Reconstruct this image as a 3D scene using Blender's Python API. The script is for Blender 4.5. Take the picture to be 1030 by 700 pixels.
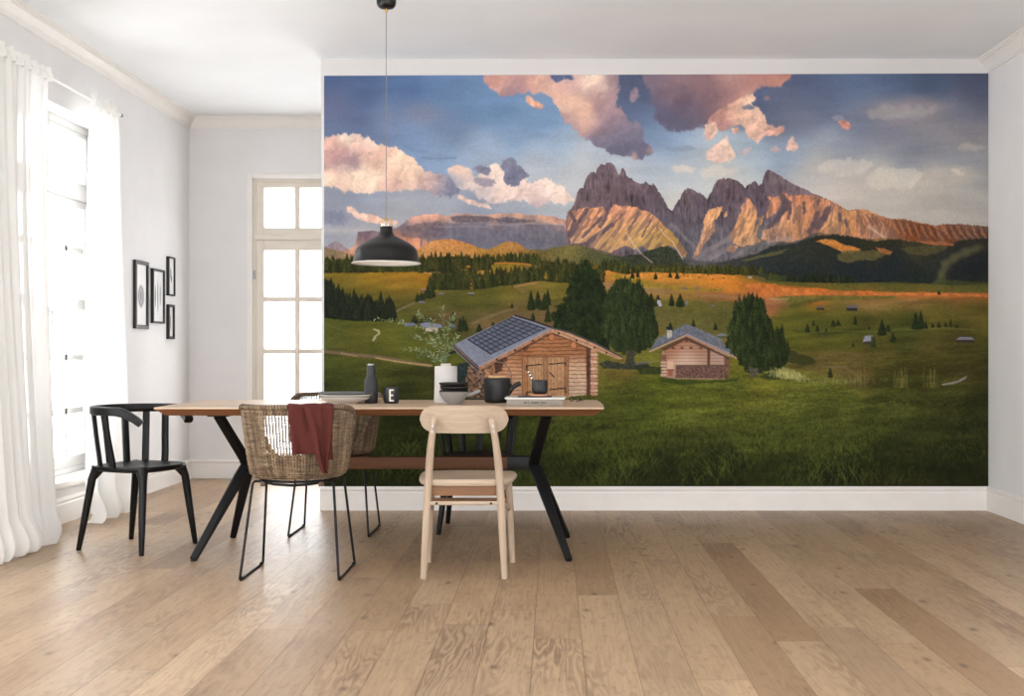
import bpy, bmesh, math, random
import numpy as np
from mathutils import Vector, Matrix

scene = bpy.context.scene
for o in list(bpy.data.objects): bpy.data.objects.remove(o)
PI = math.pi

# ---------------------------------------------------------------- camera, daylight, exposure
F = 1180.0                      # focal length in pixels of the 1030 px wide frame
CAMZ = 1.02
CX, CY = 557.0, 353.0           # vanishing point of the floorboards
cd = bpy.data.cameras.new('camera'); cam = bpy.data.objects.new('camera', cd)
scene.collection.objects.link(cam); scene.camera = cam
cam.location = (0, 0, CAMZ); cam.rotation_euler = (PI/2, 0, 0)
cd.sensor_width = 36.0; cd.lens = F/1030*36.0
cd.shift_x = -(CX-515)/1030; cd.shift_y = (CY-350)/1030
cd.clip_start = 0.05; cd.clip_end = 200

scene.view_settings.view_transform = 'Standard'
scene.view_settings.look = 'None'
scene.view_settings.gamma = 1.0
scene.view_settings.use_curve_mapping = False
scene.view_settings.exposure = 0.0
scene.cycles.use_denoising = True
scene.cycles.max_bounces = 12
scene.cycles.diffuse_bounces = 8
scene.cycles.transparent_max_bounces = 16
scene.cycles.sample_clamp_indirect = 8

world = bpy.data.worlds.new('daylight'); scene.world = world; world.use_nodes = True
bg = world.node_tree.nodes['Background']
bg.inputs[0].default_value = (0.965, 0.98, 1.0, 1); bg.inputs[1].default_value = SKY_STRENGTH = 8.5

def portal(name, loc, rot, sx, sy):
    l = bpy.data.lights.new(name, 'AREA'); l.shape = 'RECTANGLE'; l.size = sx; l.size_y = sy
    l.cycles.is_portal = True
    o = bpy.data.objects.new(name, l); scene.collection.objects.link(o)
    o.location = loc; o.rotation_euler = rot
ZC = 2.89; XL, XR, YB, YM, YF = -2.92, 2.785, 9.40, 7.52, -1.2
WINS = [(6.35, 7.75), (3.2, 5.2), (0.3, 2.6)]          # window openings in the left wall (y0, y1); last two unseen, added for daylight
WZ0, WZ1 = 0.24, 2.47
FRONT = [(-2.65, -0.1), (0.1, 2.55)]                       # unseen windows added behind the camera as fill light (x0, x1)
for a, b in WINS:
    portal('window_daylight', (XL-.30, (a+b)/2, (WZ0+WZ1)/2), (0, -PI/2, 0), WZ1-WZ0, b-a)
RWIN = (1.1, 3.1)                                        # unseen window added in the right wall to brighten the room
portal('added_side_daylight', (XR+.24, sum(RWIN)/2, 1.35), (0, PI/2, 0), 2.3, RWIN[1]-RWIN[0])
for a, b in FRONT:
    portal('added_front_daylight', ((a+b)/2, YF-.24, 1.05), (PI/2, 0, 0), b-a, 1.9)
portal('door_daylight', (-1.72, YB+.16, 1.25), (-PI/2, 0, 0), 1.37, 2.3)

# ---------------------------------------------------------------- helpers
def link(o): scene.collection.objects.link(o); return o
def tag(o, label=None, cat=None, group=None, kind=None):
    if label: o['label'] = label
    if cat: o['category'] = cat
    if group: o['group'] = group
    if kind: o['kind'] = kind
    return o
def empty(name, loc=(0, 0, 0), rz=0, label=None, cat=None, group=None, kind=None):
    o = bpy.data.objects.new(name, None); o.empty_display_size = .1; link(o)
    o.location = loc; o.rotation_euler = (0, 0, rz)
    return tag(o, label, cat, group, kind)
class MB:
    def __init__(s): s.v = []; s.f = []
    def add(s, vs, fs):
        n = len(s.v); s.v += [tuple(v) for v in vs]; s.f += [tuple(i+n for i in f) for f in fs]; return s
    def box(s, x0, x1, y0, y1, z0, z1, bev=0):
        if not bev:
            vs = [(x, y, z) for x in (x0, x1) for y in (y0, y1) for z in (z0, z1)]
            return s.add(vs, [(0,1,3,2),(4,6,7,5),(0,4,5,1),(2,3,7,6),(0,2,6,4),(1,5,7,3)])
        bm = bmesh.new(); bmesh.ops.create_cube(bm, size=1)
        for v in bm.verts: v.co = Vector(((x0+x1)/2+v.co.x*(x1-x0), (y0+y1)/2+v.co.y*(y1-y0), (z0+z1)/2+v.co.z*(z1-z0)))
        bmesh.ops.bevel(bm, geom=bm.edges[:], offset=bev, segments=2, affect='EDGES', profile=.5)
        bm.verts.index_update(); s.add([v.co[:] for v in bm.verts], [[v.index for v in f.verts] for f in bm.faces]); bm.free(); return s
    def rings(s, rings, closed=True, cap=True, loop=False):
        """rings: list of equal-length point lists"""
        n = len(rings[0]); vs = [p for r in rings for p in r]; fs = []
        m = len(rings)
        for i in range(m if loop else m-1):
            j2 = (i+1) % m
            for k in range(n if closed else n-1):
                k2 = (k+1) % n
                fs.append((i*n+k, i*n+k2, j2*n+k2, j2*n+k))
        if cap and closed and not loop:
            fs.append(tuple(range(n-1, -1, -1))); fs.append(tuple((m-1)*n+k for k in range(n)))
        return s.add(vs, fs)
    def tube(s, pts, r, n=8, loop=False, cap=True, flat=None, up=None):
        """tube along pts; r number or list; flat = (a, b) cross-section half sizes of a rounded rectangle/ellipse"""
        P = [Vector(p) for p in pts]; m = len(P); R = r if isinstance(r, (list, tuple)) else [r]*m
        rings = []; ref = Vector(up) if up else None; prev = None
        for i, p in enumerate(P):
            a = P[i-1] if (i > 0 or loop) else P[i]; b = P[(i+1) % m] if (i < m-1 or loop) else P[i]
            t = (b-a).normalized()
            if ref is not None: u = (ref-t*ref.dot(t)).normalized()
            elif prev is None:
                q = Vector((0, 0, 1)) if abs(t.z) < .9 else Vector((1, 0, 0)); u = (q-t*q.dot(t)).normalized()
            else: u = (prev-t*prev.dot(t)).normalized()
            prev = u; w = t.cross(u)
            if flat:
                fa, fb = (flat[i] if isinstance(flat[0], (tuple, list)) else flat)
                ring = []
                for k in range(n):
                    an = 2*PI*(k+.5)/n; c, si = math.cos(an), math.sin(an)
                    e = .45
                    ring.append(p+u*(fa*math.copysign(abs(c)**e, c))+w*(fb*math.copysign(abs(si)**e, si)))
            else: ring = [p+u*(R[i]*math.cos(2*PI*k/n))+w*(R[i]*math.sin(2*PI*k/n)) for k in range(n)]
            rings.append(ring)
        return s.rings(rings, cap=cap, loop=loop)
    def lathe(s, prof, n=48, c=(0, 0, 0)):
        """prof: list of (r, z); r 0 at an end closes it"""
        vs = []; idx = []
        for r, z in prof:
            if r < 1e-6: idx.append([len(vs)]); vs.append((c[0], c[1], c[2]+z))
            else: idx.append(list(range(len(vs), len(vs)+n))); vs += [(c[0]+r*math.cos(2*PI*k/n), c[1]+r*math.sin(2*PI*k/n), c[2]+z) for k in range(n)]
        fs = []
        for A, B in zip(idx[:-1], idx[1:]):
            for k in range(n):
                k2 = (k+1) % n
                if len(A) == 1 and len(B) == 1: continue
                if len(A) == 1: fs.append((A[0], B[k2], B[k]))
                elif len(B) == 1: fs.append((A[k], A[k2], B[0]))
                else: fs.append((A[k], A[k2], B[k2], B[k]))
        return s.add(vs, fs)
    def prism(s, pts, z0, z1, axis='z'):
        def m(p, t): return {'z': (p[0], p[1], t), 'y': (p[0], t, p[1]), 'x': (t, p[0], p[1])}[axis]
        return s.rings([[m(p, z0) for p in pts], [m(p, z1) for p in pts]])
    def build(s, name, mat, parent=None, smooth=True, bevel=0, ang=38, kind=None, label=None):
        me = bpy.data.meshes.new(name); me.from_pydata(s.v, [], s.f)
        bm = bmesh.new(); bm.from_mesh(me); bmesh.ops.recalc_face_normals(bm, faces=bm.faces[:])
        if smooth:
            ca = math.radians(ang)
            for f in bm.faces: f.smooth = True
            for e in bm.edges:
                e.smooth = not (len(e.link_faces) == 2 and e.calc_face_angle(0) > ca)
        bm.to_mesh(me); bm.free()
        o = bpy.data.objects.new(name, me); link(o); me.materials.append(mat)
        if bevel:
            md = o.modifiers.new('bevel', 'BEVEL'); md.width = bevel; md.segments = 2; md.limit_method = 'ANGLE'; md.angle_limit = math.radians(50)
        if parent: o.parent = parent
        if kind: o['kind'] = kind
        if label: o['label'] = label
        return o
def dup(root, loc, rz, label):
    r = root.copy(); link(r); r.location = loc; r.rotation_euler = (0, 0, rz); r['label'] = label
    for ch in list(root.children):
        c = ch.copy(); link(c); c.parent = r
        for g in list(ch.children):
            d = g.copy(); link(d); d.parent = c
    return r
def lin(c): return tuple(((v/255)/12.92 if v/255 <= .04045 else ((v/255+.055)/1.055)**2.4) for v in c)+(1,)
def resample(pts, n):
    P = [Vector(p) for p in pts]; L = [0]
    for a, b in zip(P[:-1], P[1:]): L.append(L[-1]+(b-a).length)
    out = []
    for i in range(n):
        t = L[-1]*i/(n-1); j = 0
        while j < len(P)-2 and L[j+1] < t: j += 1
        out.append(P[j].lerp(P[j+1], (t-L[j])/max(1e-9, L[j+1]-L[j])))
    return out
def smooth_path(pts, n=24):
    """Catmull-Rom through pts"""
    P = [Vector(p) for p in pts]; P = [P[0]*2-P[1]]+P+[P[-1]*2-P[-2]]; out = []
    seg = len(P)-3; per = max(2, n//seg)
    for i in range(seg):
        for k in range(per):
            t = k/per; a, b, c, d = P[i:i+4]
            out.append(.5*((2*b)+(c-a)*t+(2*a-5*b+4*c-d)*t*t+(-a+3*b-3*c+d)*t**3))
    out.append(P[-2]); return out

# ---------------------------------------------------------------- materials
class N:
    """tiny node helper"""
    def __init__(s, m): s.t = m.node_tree; s.n = s.t.nodes; s.l = s.t.links
    def new(s, ty, **kw):
        n = s.n.new(ty)
        for k, v in kw.items(): setattr(n, k, v)
        return n
    def put(s, sock, v):
        if isinstance(v, bpy.types.NodeSocket): s.l.new(v, sock)
        else: sock.default_value = v
    def m(s, op, a, b=0, c=0, clamp=False):
        n = s.new('ShaderNodeMath', operation=op, use_clamp=clamp); s.put(n.inputs[0], a); s.put(n.inputs[1], b); s.put(n.inputs[2], c); return n.outputs[0]
    def noise(s, vec, scale, detail=3, rough=.55, dist=0, dims='3D'):
        n = s.new('ShaderNodeTexNoise', noise_dimensions=dims); s.put(n.inputs['Vector'], vec); n.inputs['Scale'].default_value = scale
        n.inputs['Detail'].default_value = detail; n.inputs['Roughness'].default_value = rough; n.inputs['Distortion'].default_value = dist; return n.outputs['Fac']
    def ramp(s, fac, stops):
        n = s.new('ShaderNodeValToRGB'); s.put(n.inputs[0], fac); e = n.color_ramp.elements
        e[0].position, e[0].color = stops[0]; e[1].position, e[1].color = stops[-1]
        for p, c in stops[1:-1]:
            k = e.new(p); k.color = c
        return n.outputs[0]
    def mix(s, f, a, b, mode='MIX'):
        n = s.new('ShaderNodeMix', data_type='RGBA', blend_type=mode); s.put(n.inputs[0], f); s.put(n.inputs[6], a); s.put(n.inputs[7], b); return n.outputs[2]
    def vec(s, x, y, z):
        n = s.new('ShaderNodeCombineXYZ'); s.put(n.inputs[0], x); s.put(n.inputs[1], y); s.put(n.inputs[2], z); return n.outputs[0]
    def coord(s, kind='Object'): return s.new('ShaderNodeTexCoord').outputs[kind]
    def bump(s, h, strength=.2, dist=.01):
        n = s.new('ShaderNodeBump'); n.inputs['Strength'].default_value = strength; n.inputs['Distance'].default_value = dist; s.put(n.inputs['Height'], h); return n.outputs[0]
def mat(name, col, rough=.5, metal=0, spec=.5, var=0, vscale=(8, 8, 8), bump=0, bscale=60, coat=0, sheen=0, col2=None):
    m = bpy.data.materials.new(name); m.use_nodes = True; h = N(m); p = m.node_tree.nodes['Principled BSDF']
    c = lin(col)
    p.inputs['Roughness'].default_value = rough; p.inputs['Metallic'].default_value = metal; p.inputs['Specular IOR Level'].default_value = spec
    p.inputs['Coat Weight'].default_value = coat; p.inputs['Sheen Weight'].default_value = sheen
    mp = h.new('ShaderNodeMapping'); h.l.new(h.coord(), mp.inputs[0]); mp.inputs['Scale'].default_value = vscale
    nf = h.noise(mp.outputs[0], 1, 4)
    v = max(var, .015)
    dark = lin(col2) if col2 else tuple(x*(1-2*v) for x in c[:3])+(1,)
    lite = c if col2 else tuple(min(1, x*(1+v)) for x in c[:3])+(1,)
    h.l.new(h.ramp(nf, [(.3, dark), (.7, lite)]), p.inputs['Base Color'])
    if bump:
        h.l.new(h.bump(h.noise(h.coord(), bscale, 3), bump, .004), p.inputs['Normal'])
    return m
def wood(name, a, b, axis=0, scale=1., rough=.5, rings=.5, spec=.4):
    """straight-grained timber; grain runs along the given object axis"""
    m = bpy.data.materials.new(name); m.use_nodes = True; h = N(m); p = m.node_tree.nodes['Principled BSDF']
    sc = [30*scale]*3; sc[axis] = 1.6*scale
    mp = h.new('ShaderNodeMapping'); h.l.new(h.coord(), mp.inputs[0]); mp.inputs['Scale'].default_value = sc
    n1 = h.noise(mp.outputs[0], 1, 5, .6, .6)
    sc2 = [9*scale]*3; sc2[axis] = .5*scale
    mp2 = h.new('ShaderNodeMapping'); h.l.new(h.coord(), mp2.inputs[0]); mp2.inputs['Scale'].default_value = sc2
    n2 = h.noise(mp2.outputs[0], 1, 2, .5, 1.2)
    f = h.m('ADD', h.m('MULTIPLY', n1, .55), h.m('MULTIPLY', h.m('FRACT', h.m('MULTIPLY', n2, 7)), .35*rings))
    h.l.new(h.ramp(f, [(.2, lin(b)), (.55, lin(a))]), p.inputs['Base Color'])
    p.inputs['Roughness'].default_value = rough; p.inputs['Specular IOR Level'].default_value = spec
    h.l.new(h.bump(n1, .08, .002), p.inputs['Normal'])
    return m
M = {}
M['wall'] = mat('white_wall_paint', (228,227,227), .8, spec=.2, var=.012, vscale=(3,3,3), bump=.03, bscale=220)
M['ceiling'] = mat('ceiling_paint', (238,241,243), .9, spec=.1, var=.01, vscale=(2,2,2))
M['trim'] = mat('white_trim_lacquer', (236,233,229), .42, var=.01)
M['window_paint'] = mat('window_white_lacquer', (206,206,203), .4, var=.01)
M['door_paint'] = mat('door_ivory_lacquer', (226,218,206), .45, var=.015)
M['chrome'] = mat('brushed_steel', (170,170,172), .3, 1)
M['brass'] = mat('brass', (196,150,84), .28, 1, var=.04)
M['black_metal'] = mat('black_powder_coat', (9,9,10), .5, 0, .3, var=.08, bump=.05, bscale=400)
M['black_lacquer'] = mat('black_chair_lacquer', (7,7,8), .45, 0, .32, var=.1, bump=.03, bscale=300)
M['lamp_black'] = mat('lamp_black_enamel', (9,9,10), .36, 0, .4, var=.06)
M['lamp_white'] = mat('lamp_white_enamel', (232,226,218), .45, var=.02)
M['oak_top'] = wood('oiled_oak_top', (198,174,150), (174,148,122), 0, .7, .42)
M['oak_edge'] = wood('oiled_oak_shaded_edge', (140,92,60), (104,66,42), 0, .7, .6, .5, .2)  # tabletop oak, darkened as shade on the down-facing bevel
M['stretcher'] = wood('dark_oiled_stretcher', (104,68,44), (76,48,30), 0, .7, .6, .5, .2)
M['wall_centre'] = mat('dimmed_white_wall_paint', (213,211,210), .8, spec=.2, var=.012, vscale=(3,3,3), bump=.03, bscale=220)  # same white wall paint, darkened to offset strong frontal light
M['beech'] = wood('pale_beech_vertical', (180,160,140), (160,140,119), 2, 1.1, .5)
M['beech_h'] = wood('pale_beech_across', (182,163,143), (163,143,122), 0, 1.1, .5)
M['beech_shaded'] = wood('shaded_beech_apron', (136,98,66), (112,78,50), 0, 1., .55)  # beech with the shade beneath the seat put into its colour
M['rope'] = mat('twisted_twine', (196,172,138), .8, var=.1)

def floor_mat():
    m = bpy.data.materials.new('oak_floorboards'); m.use_nodes = True; h = N(m); p = m.node_tree.nodes['Principled BSDF']
    sp = h.new('ShaderNodeSeparateXYZ'); h.l.new(h.coord(), sp.inputs[0]); x, y = sp.outputs[0], sp.outputs[1]
    W_, L_ = .17, 2.1
    u = h.m('DIVIDE', h.m('ADD', x, 10.2-.0985+.17), W_); row = h.m('FLOOR', u); fu = h.m('FRACT', u)
    wn = h.new('ShaderNodeTexWhiteNoise', noise_dimensions='1D'); h.l.new(row, wn.inputs['W'])
    v = h.m('ADD', h.m('DIVIDE', h.m('ADD', y, 20), L_), h.m('MULTIPLY', wn.outputs['Value'], 7.3)); col = h.m('FLOOR', v); fv = h.m('FRACT', v)
    w2 = h.new('ShaderNodeTexWhiteNoise', noise_dimensions='2D'); h.l.new(h.vec(row, col, 0), w2.inputs['Vector'])
    sc = h.new('ShaderNodeSeparateColor'); h.l.new(w2.outputs['Color'], sc.inputs[0]); r1, r2, r3 = sc.outputs
    off = h.m('MULTIPLY', r1, 37.); off2 = h.m('MULTIPLY', r2, 23.)
    gx = h.m('ADD', x, off); gy = h.m('ADD', y, off2)
    # cathedral figure: distance field warped, seen as rings stretched along the board
    warp = h.noise(h.vec(h.m('MULTIPLY', gx, 7), h.m('MULTIPLY', gy, .75), r3), 1, 3, .5, .3)
    rings = h.m('SINE', h.m('MULTIPLY', warp, 120.))
    rings = h.m('MULTIPLY_ADD', rings, .5, .5)
    show = h.noise(h.vec(h.m('MULTIPLY', gx, 3), h.m('MULTIPLY', gy, .8), 4.), 1, 2)
    show = h.m('MULTIPLY', h.m('SUBTRACT', show, .44, clamp=True), 4.5, clamp=True)
    streak = h.noise(h.vec(h.m('MULTIPLY', gx, 90), h.m('MULTIPLY', gy, 3.5), 0), 1, 4, .65)
    fleck = h.noise(h.vec(h.m('MULTIPLY', gx, 38), h.m('MULTIPLY', gy, 13), 7.), 1, 4, .7)
    blot = h.noise(h.vec(h.m('MULTIPLY', gx, 5), h.m('MULTIPLY', gy, 2.2), 2.), 1, 3, .6)
    base = h.ramp(r1, [(0., lin((152,124,97))), (.3, lin((174,147,118))), (.6, lin((180,154,125))), (.88, lin((190,165,137))), (1., lin((157,132,107)))])
    grey = h.mix(h.m('MULTIPLY', r3, .40), base, lin((158,138,117)))
    c = h.mix(h.m('MULTIPLY', h.m('MULTIPLY', rings, show), .68), grey, lin((112,90,72)))
    c = h.mix(h.m('MULTIPLY', h.m('SUBTRACT', streak, .45, clamp=True), 1.3, clamp=True), c, lin((128,104,84)))
    c = h.mix(h.m('MULTIPLY', h.m('SUBTRACT', fleck, .53, clamp=True), 3.2, clamp=True), c, lin((112,92,76)))
    c = h.mix(h.m('MULTIPLY', h.m('SUBTRACT', blot, .5, clamp=True), 1.1, clamp=True), c, lin((136,112,92)))
    # knots
    vo = h.new('ShaderNodeTexVoronoi', voronoi_dimensions='2D'); vo.inputs['Scale'].default_value = 1.; vo.inputs['Randomness'].default_value = 1
    h.l.new(h.vec(h.m('MULTIPLY', gx, 3.4), h.m('MULTIPLY', gy, 1.8), 0), vo.inputs['Vector'])
    kn = h.m('SUBTRACT', 1, h.m('DIVIDE', vo.outputs['Distance'], .085), clamp=True)
    sk = h.new('ShaderNodeSeparateColor'); h.l.new(vo.outputs['Color'], sk.inputs[0])
    kn = h.m('MULTIPLY', h.m('POWER', kn, 1.5), h.m('GREATER_THAN', sk.outputs[0], .55))
    c = h.mix(h.m('MULTIPLY', kn, .9, clamp=True), c, lin((78,62,52)))
    # joints
    e1 = h.m('MINIMUM', fu, h.m('SUBTRACT', 1, fu)); e2 = h.m('MINIMUM', fv, h.m('SUBTRACT', 1, fv))
    gap = h.m('MAXIMUM', h.m('LESS_THAN', e1, .009), h.m('LESS_THAN', e2, .0009))
    c = h.mix(h.m('MULTIPLY', gap, .6), c, lin((84,64,48)))
    c = h.mix(1., c, (.90, .87, .82, 1), 'MULTIPLY')
    h.l.new(c, p.inputs['Base Color'])
    ro = h.m('MULTIPLY_ADD', streak, .16, .34); h.l.new(ro, p.inputs['Roughness']); p.inputs['Specular IOR Level'].default_value = .45
    ht = h.m('SUBTRACT', h.m('MULTIPLY', streak, .35), h.m('ADD', h.m('MULTIPLY', gap, 1.), h.m('MULTIPLY', h.m('MULTIPLY', rings, show), .2)))
    h.l.new(h.bump(ht, .22, .003), p.inputs['Normal'])
    return m
M['floor'] = floor_mat()

def glass_mat():
    m = bpy.data.materials.new('window_glass'); m.use_nodes = True; h = N(m); t = m.node_tree
    for n in list(t.nodes): t.nodes.remove(n)
    out = h.new('ShaderNodeOutputMaterial'); tr = h.new('ShaderNodeBsdfTransparent'); gl = h.new('ShaderNodeBsdfGlossy'); gl.inputs['Roughness'].default_value = .02
    mx = h.new('ShaderNodeMixShader'); mx.inputs[0].default_value = .035; h.l.new(tr.outputs[0], mx.inputs[1]); h.l.new(gl.outputs[0], mx.inputs[2]); h.l.new(mx.outputs[0], out.inputs[0])
    return m
M['glass'] = glass_mat()
def clear_glass():
    m = bpy.data.materials.new('clear_lamp_glass'); m.use_nodes = True; h = N(m); t = m.node_tree
    for n in list(t.nodes): t.nodes.remove(n)
    out = h.new('ShaderNodeOutputMaterial'); tr = h.new('ShaderNodeBsdfTransparent'); gl = h.new('ShaderNodeBsdfGlossy'); gl.inputs['Roughness'].default_value = .1
    mx = h.new('ShaderNodeMixShader'); mx.inputs[0].default_value = .35; h.l.new(tr.outputs[0], mx.inputs[1]); h.l.new(gl.outputs[0], mx.inputs[2]); h.l.new(mx.outputs[0], out.inputs[0])
    return m
def sheer():
    m = bpy.data.materials.new('sheer_white_voile'); m.use_nodes = True; h = N(m); t = m.node_tree
    for n in list(t.nodes): t.nodes.remove(n)
    out = h.new('ShaderNodeOutputMaterial'); df = h.new('ShaderNodeBsdfDiffuse'); tl = h.new('ShaderNodeBsdfTranslucent'); tr = h.new('ShaderNodeBsdfTransparent')
    weave = h.noise(h.coord(), 900, 2); c = h.ramp(weave, [(.3, lin((236,235,232))), (.7, lin((248,248,246)))])
    h.l.new(c, df.inputs[0]); h.l.new(c, tl.inputs[0])
    a = h.new('ShaderNodeMixShader'); a.inputs[0].default_value = .2; h.l.new(df.outputs[0], a.inputs[1]); h.l.new(tl.outputs[0], a.inputs[2])
    b = h.new('ShaderNodeMixShader'); b.inputs[0].default_value = .06; h.l.new(a.outputs[0], b.inputs[1]); h.l.new(tr.outputs[0], b.inputs[2]); h.l.new(b.outputs[0], out.inputs[0])
    return m
M['sheer'] = sheer(); M['lamp_glass'] = clear_glass()
# ---------------------------------------------------------------- the mural print (painted as vertex colours of a fine grid)
MX0, MX1, MY0, MY1 = 326.0, 994.0, 75.0, 489.0
def paint_mural(S):
    W, H = int((MX1-MX0)*S)+1, int((MY1-MY0)*S)+1
    X = np.linspace(MX0, MX1, W)[None, :].repeat(H, 0).astype(np.float32)
    Y = np.linspace(MY0, MY1, H)[:, None].repeat(W, 1).astype(np.float32)
    img = np.zeros((H, W, 3), np.float32)
    def vn(x, y, seed):
        g = np.random.RandomState(seed).rand(256, 256).astype(np.float32)
        xi = np.floor(x).astype(int); yi = np.floor(y).astype(int)
        fx = x-xi; fy = y-yi; fx = fx*fx*(3-2*fx); fy = fy*fy*(3-2*fy)
        a = xi & 255; b = (xi+1) & 255; c = yi & 255; d = (yi+1) & 255
        return (g[c, a]*(1-fx)+g[c, b]*fx)*(1-fy)+(g[d, a]*(1-fx)+g[d, b]*fx)*fy
    def fbm(x, y, seed, octv=4, gain=.5):
        s = 0; amp = 1; tot = 0
        for o in range(octv):
            s = s+vn(x*2**o+o*17.3, y*2**o+o*9.1, seed+o)*amp; tot += amp; amp *= gain
        return s/tot
    def sm(a, b, v):
        t = np.clip((v-a)/(b-a), 0, 1); return t*t*(3-2*t)
    def C(c): return np.array(c, np.float32)
    def box(x0, y0, x1, y1):
        i0 = max(0, int((x0-MX0)*S)-1); i1 = min(W, int((x1-MX0)*S)+3)
        j0 = max(0, int((y0-MY0)*S)-1); j1 = min(H, int((y1-MY0)*S)+3)
        return (slice(j0, max(j0, j1)), slice(i0, max(i0, i1)))
    def inside(pts, xs, ys):
        r = np.zeros(xs.shape, bool); n = len(pts)
        for i in range(n):
            ax, ay = pts[i]; bx, by = pts[(i+1) % n]
            if ay == by: continue
            r ^= ((ay > ys) != (by > ys)) & (xs < (bx-ax)*(ys-ay)/(by-ay)+ax)
        return r
    def poly(pts, warp=0, wf=.5, seed=5):
        xs_ = [p[0] for p in pts]; ys_ = [p[1] for p in pts]
        b = box(min(xs_)-warp-1, min(ys_)-warp-1, max(xs_)+warp+1, max(ys_)+warp+1)
        x = X[b]; y = Y[b]
        if warp:
            x = x+(fbm(x*wf, y*wf, seed, 3)-.5)*2*warp; y = y+(fbm(x*wf+40, y*wf+7, seed+9, 3)-.5)*2*warp
        h = .25/S
        m = sum(inside(pts, x+dx*h, y+dy*h).astype(np.float32) for dx in (-1, 1) for dy in (-1, 1))/4
        return b, m
    def comp(b, m, col):
        col = np.asarray(col, np.float32)
        img[b] = img[b]*(1-m[..., None])+col*m[..., None]
    def P(pts, col, warp=0, wf=.5, seed=5, noise=0, nf=.5, alpha=1):
        b, m = poly(pts, warp, wf, seed)
        c = C(col)*np.ones(m.shape+(1,), np.float32)
        if noise: c = c*(1+noise*2*(fbm(X[b]*nf, Y[b]*nf, seed+50, 3)-.5))[..., None]
        comp(b, m*alpha, c)
    def blur(m, r):
        r = max(1, int(r*S))
        for _ in range(2):
            for ax in (0, 1):
                p = np.pad(m, [(r+1, r) if a == ax else (0, 0) for a in (0, 1)], mode='edge').cumsum(ax)
                m = (np.take(p, range(2*r+1, p.shape[ax]), ax)-np.take(p, range(0, p.shape[ax]-2*r-1), ax))/(2*r+1)
        return m
    def full(pts):
        m = np.zeros((H, W), np.float32); b, k = poly(pts); m[b] = k; return m
    def field(pts, sig, b=None):
        """smooth colour field through control points (x, y, (r, g, b))"""
        q = 6
        gx = np.arange(MX0-q, MX1+2*q, q, dtype=np.float32); gy = np.arange(MY0-q, MY1+2*q, q, dtype=np.float32)
        GX, GY = np.meshgrid(gx, gy); num = np.zeros(GX.shape+(3,), np.float32); den = np.full(GX.shape, 1e-12, np.float32)
        for p in pts:
            s = p[3] if len(p) > 3 else sig
            sx, sy = s if isinstance(s, tuple) else (s, s)
            w = np.exp(-.5*(((GX-p[0])/sx)**2+((GY-p[1])/sy)**2))*(sig/min(sx, sy))+1e-7/(1+((GX-p[0])**2+(GY-p[1])**2)/400)
            num += w[..., None]*C(p[2]); den += w
        F = num/den[..., None]
        u = (X[0]-gx[0])/q; v = (Y[:, 0]-gy[0])/q
        ui = u.astype(int); vi = v.astype(int); fu = (u-ui)[None, :, None]; fv = (v-vi)[:, None, None]
        A = F[vi]*(1-fv)+F[vi+1]*fv
        return A[:, ui]*(1-fu)+A[:, ui+1]*fu
    def line(pts, w, col, alpha=1, soft=.5, warp=0):
        for (ax, ay), (bx, by) in zip(pts[:-1], pts[1:]):
            b = box(min(ax, bx)-w-1, min(ay, by)-w-1, max(ax, bx)+w+1, max(ay, by)+w+1)
            x = X[b]; y = Y[b]
            if warp: x = x+(fbm(x*.4, y*.4, 77, 2)-.5)*2*warp
            L = (bx-ax)**2+(by-ay)**2+1e-9
            t = np.clip(((x-ax)*(bx-ax)+(y-ay)*(by-ay))/L, 0, 1)
            d = np.hypot(x-ax-t*(bx-ax), y-ay-t*(by-ay))
            comp(b, np.clip((w/2-d)/soft+.5, 0, 1)*alpha, C(col))
    def below(pts, rough=0, rf=1., seed=3, soft=.7):
        xs_, ys_ = zip(*pts)
        h = np.interp(X[0], xs_, ys_)
        if rough: h = h+(fbm(X[0]*rf, X[0]*0+3, seed, 3)-.5)*2*rough
        return np.clip((Y-h[None, :])/soft+.5, 0, 1), h
    A_ = (slice(None), slice(None))
    rnd = random.Random(11)
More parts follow.
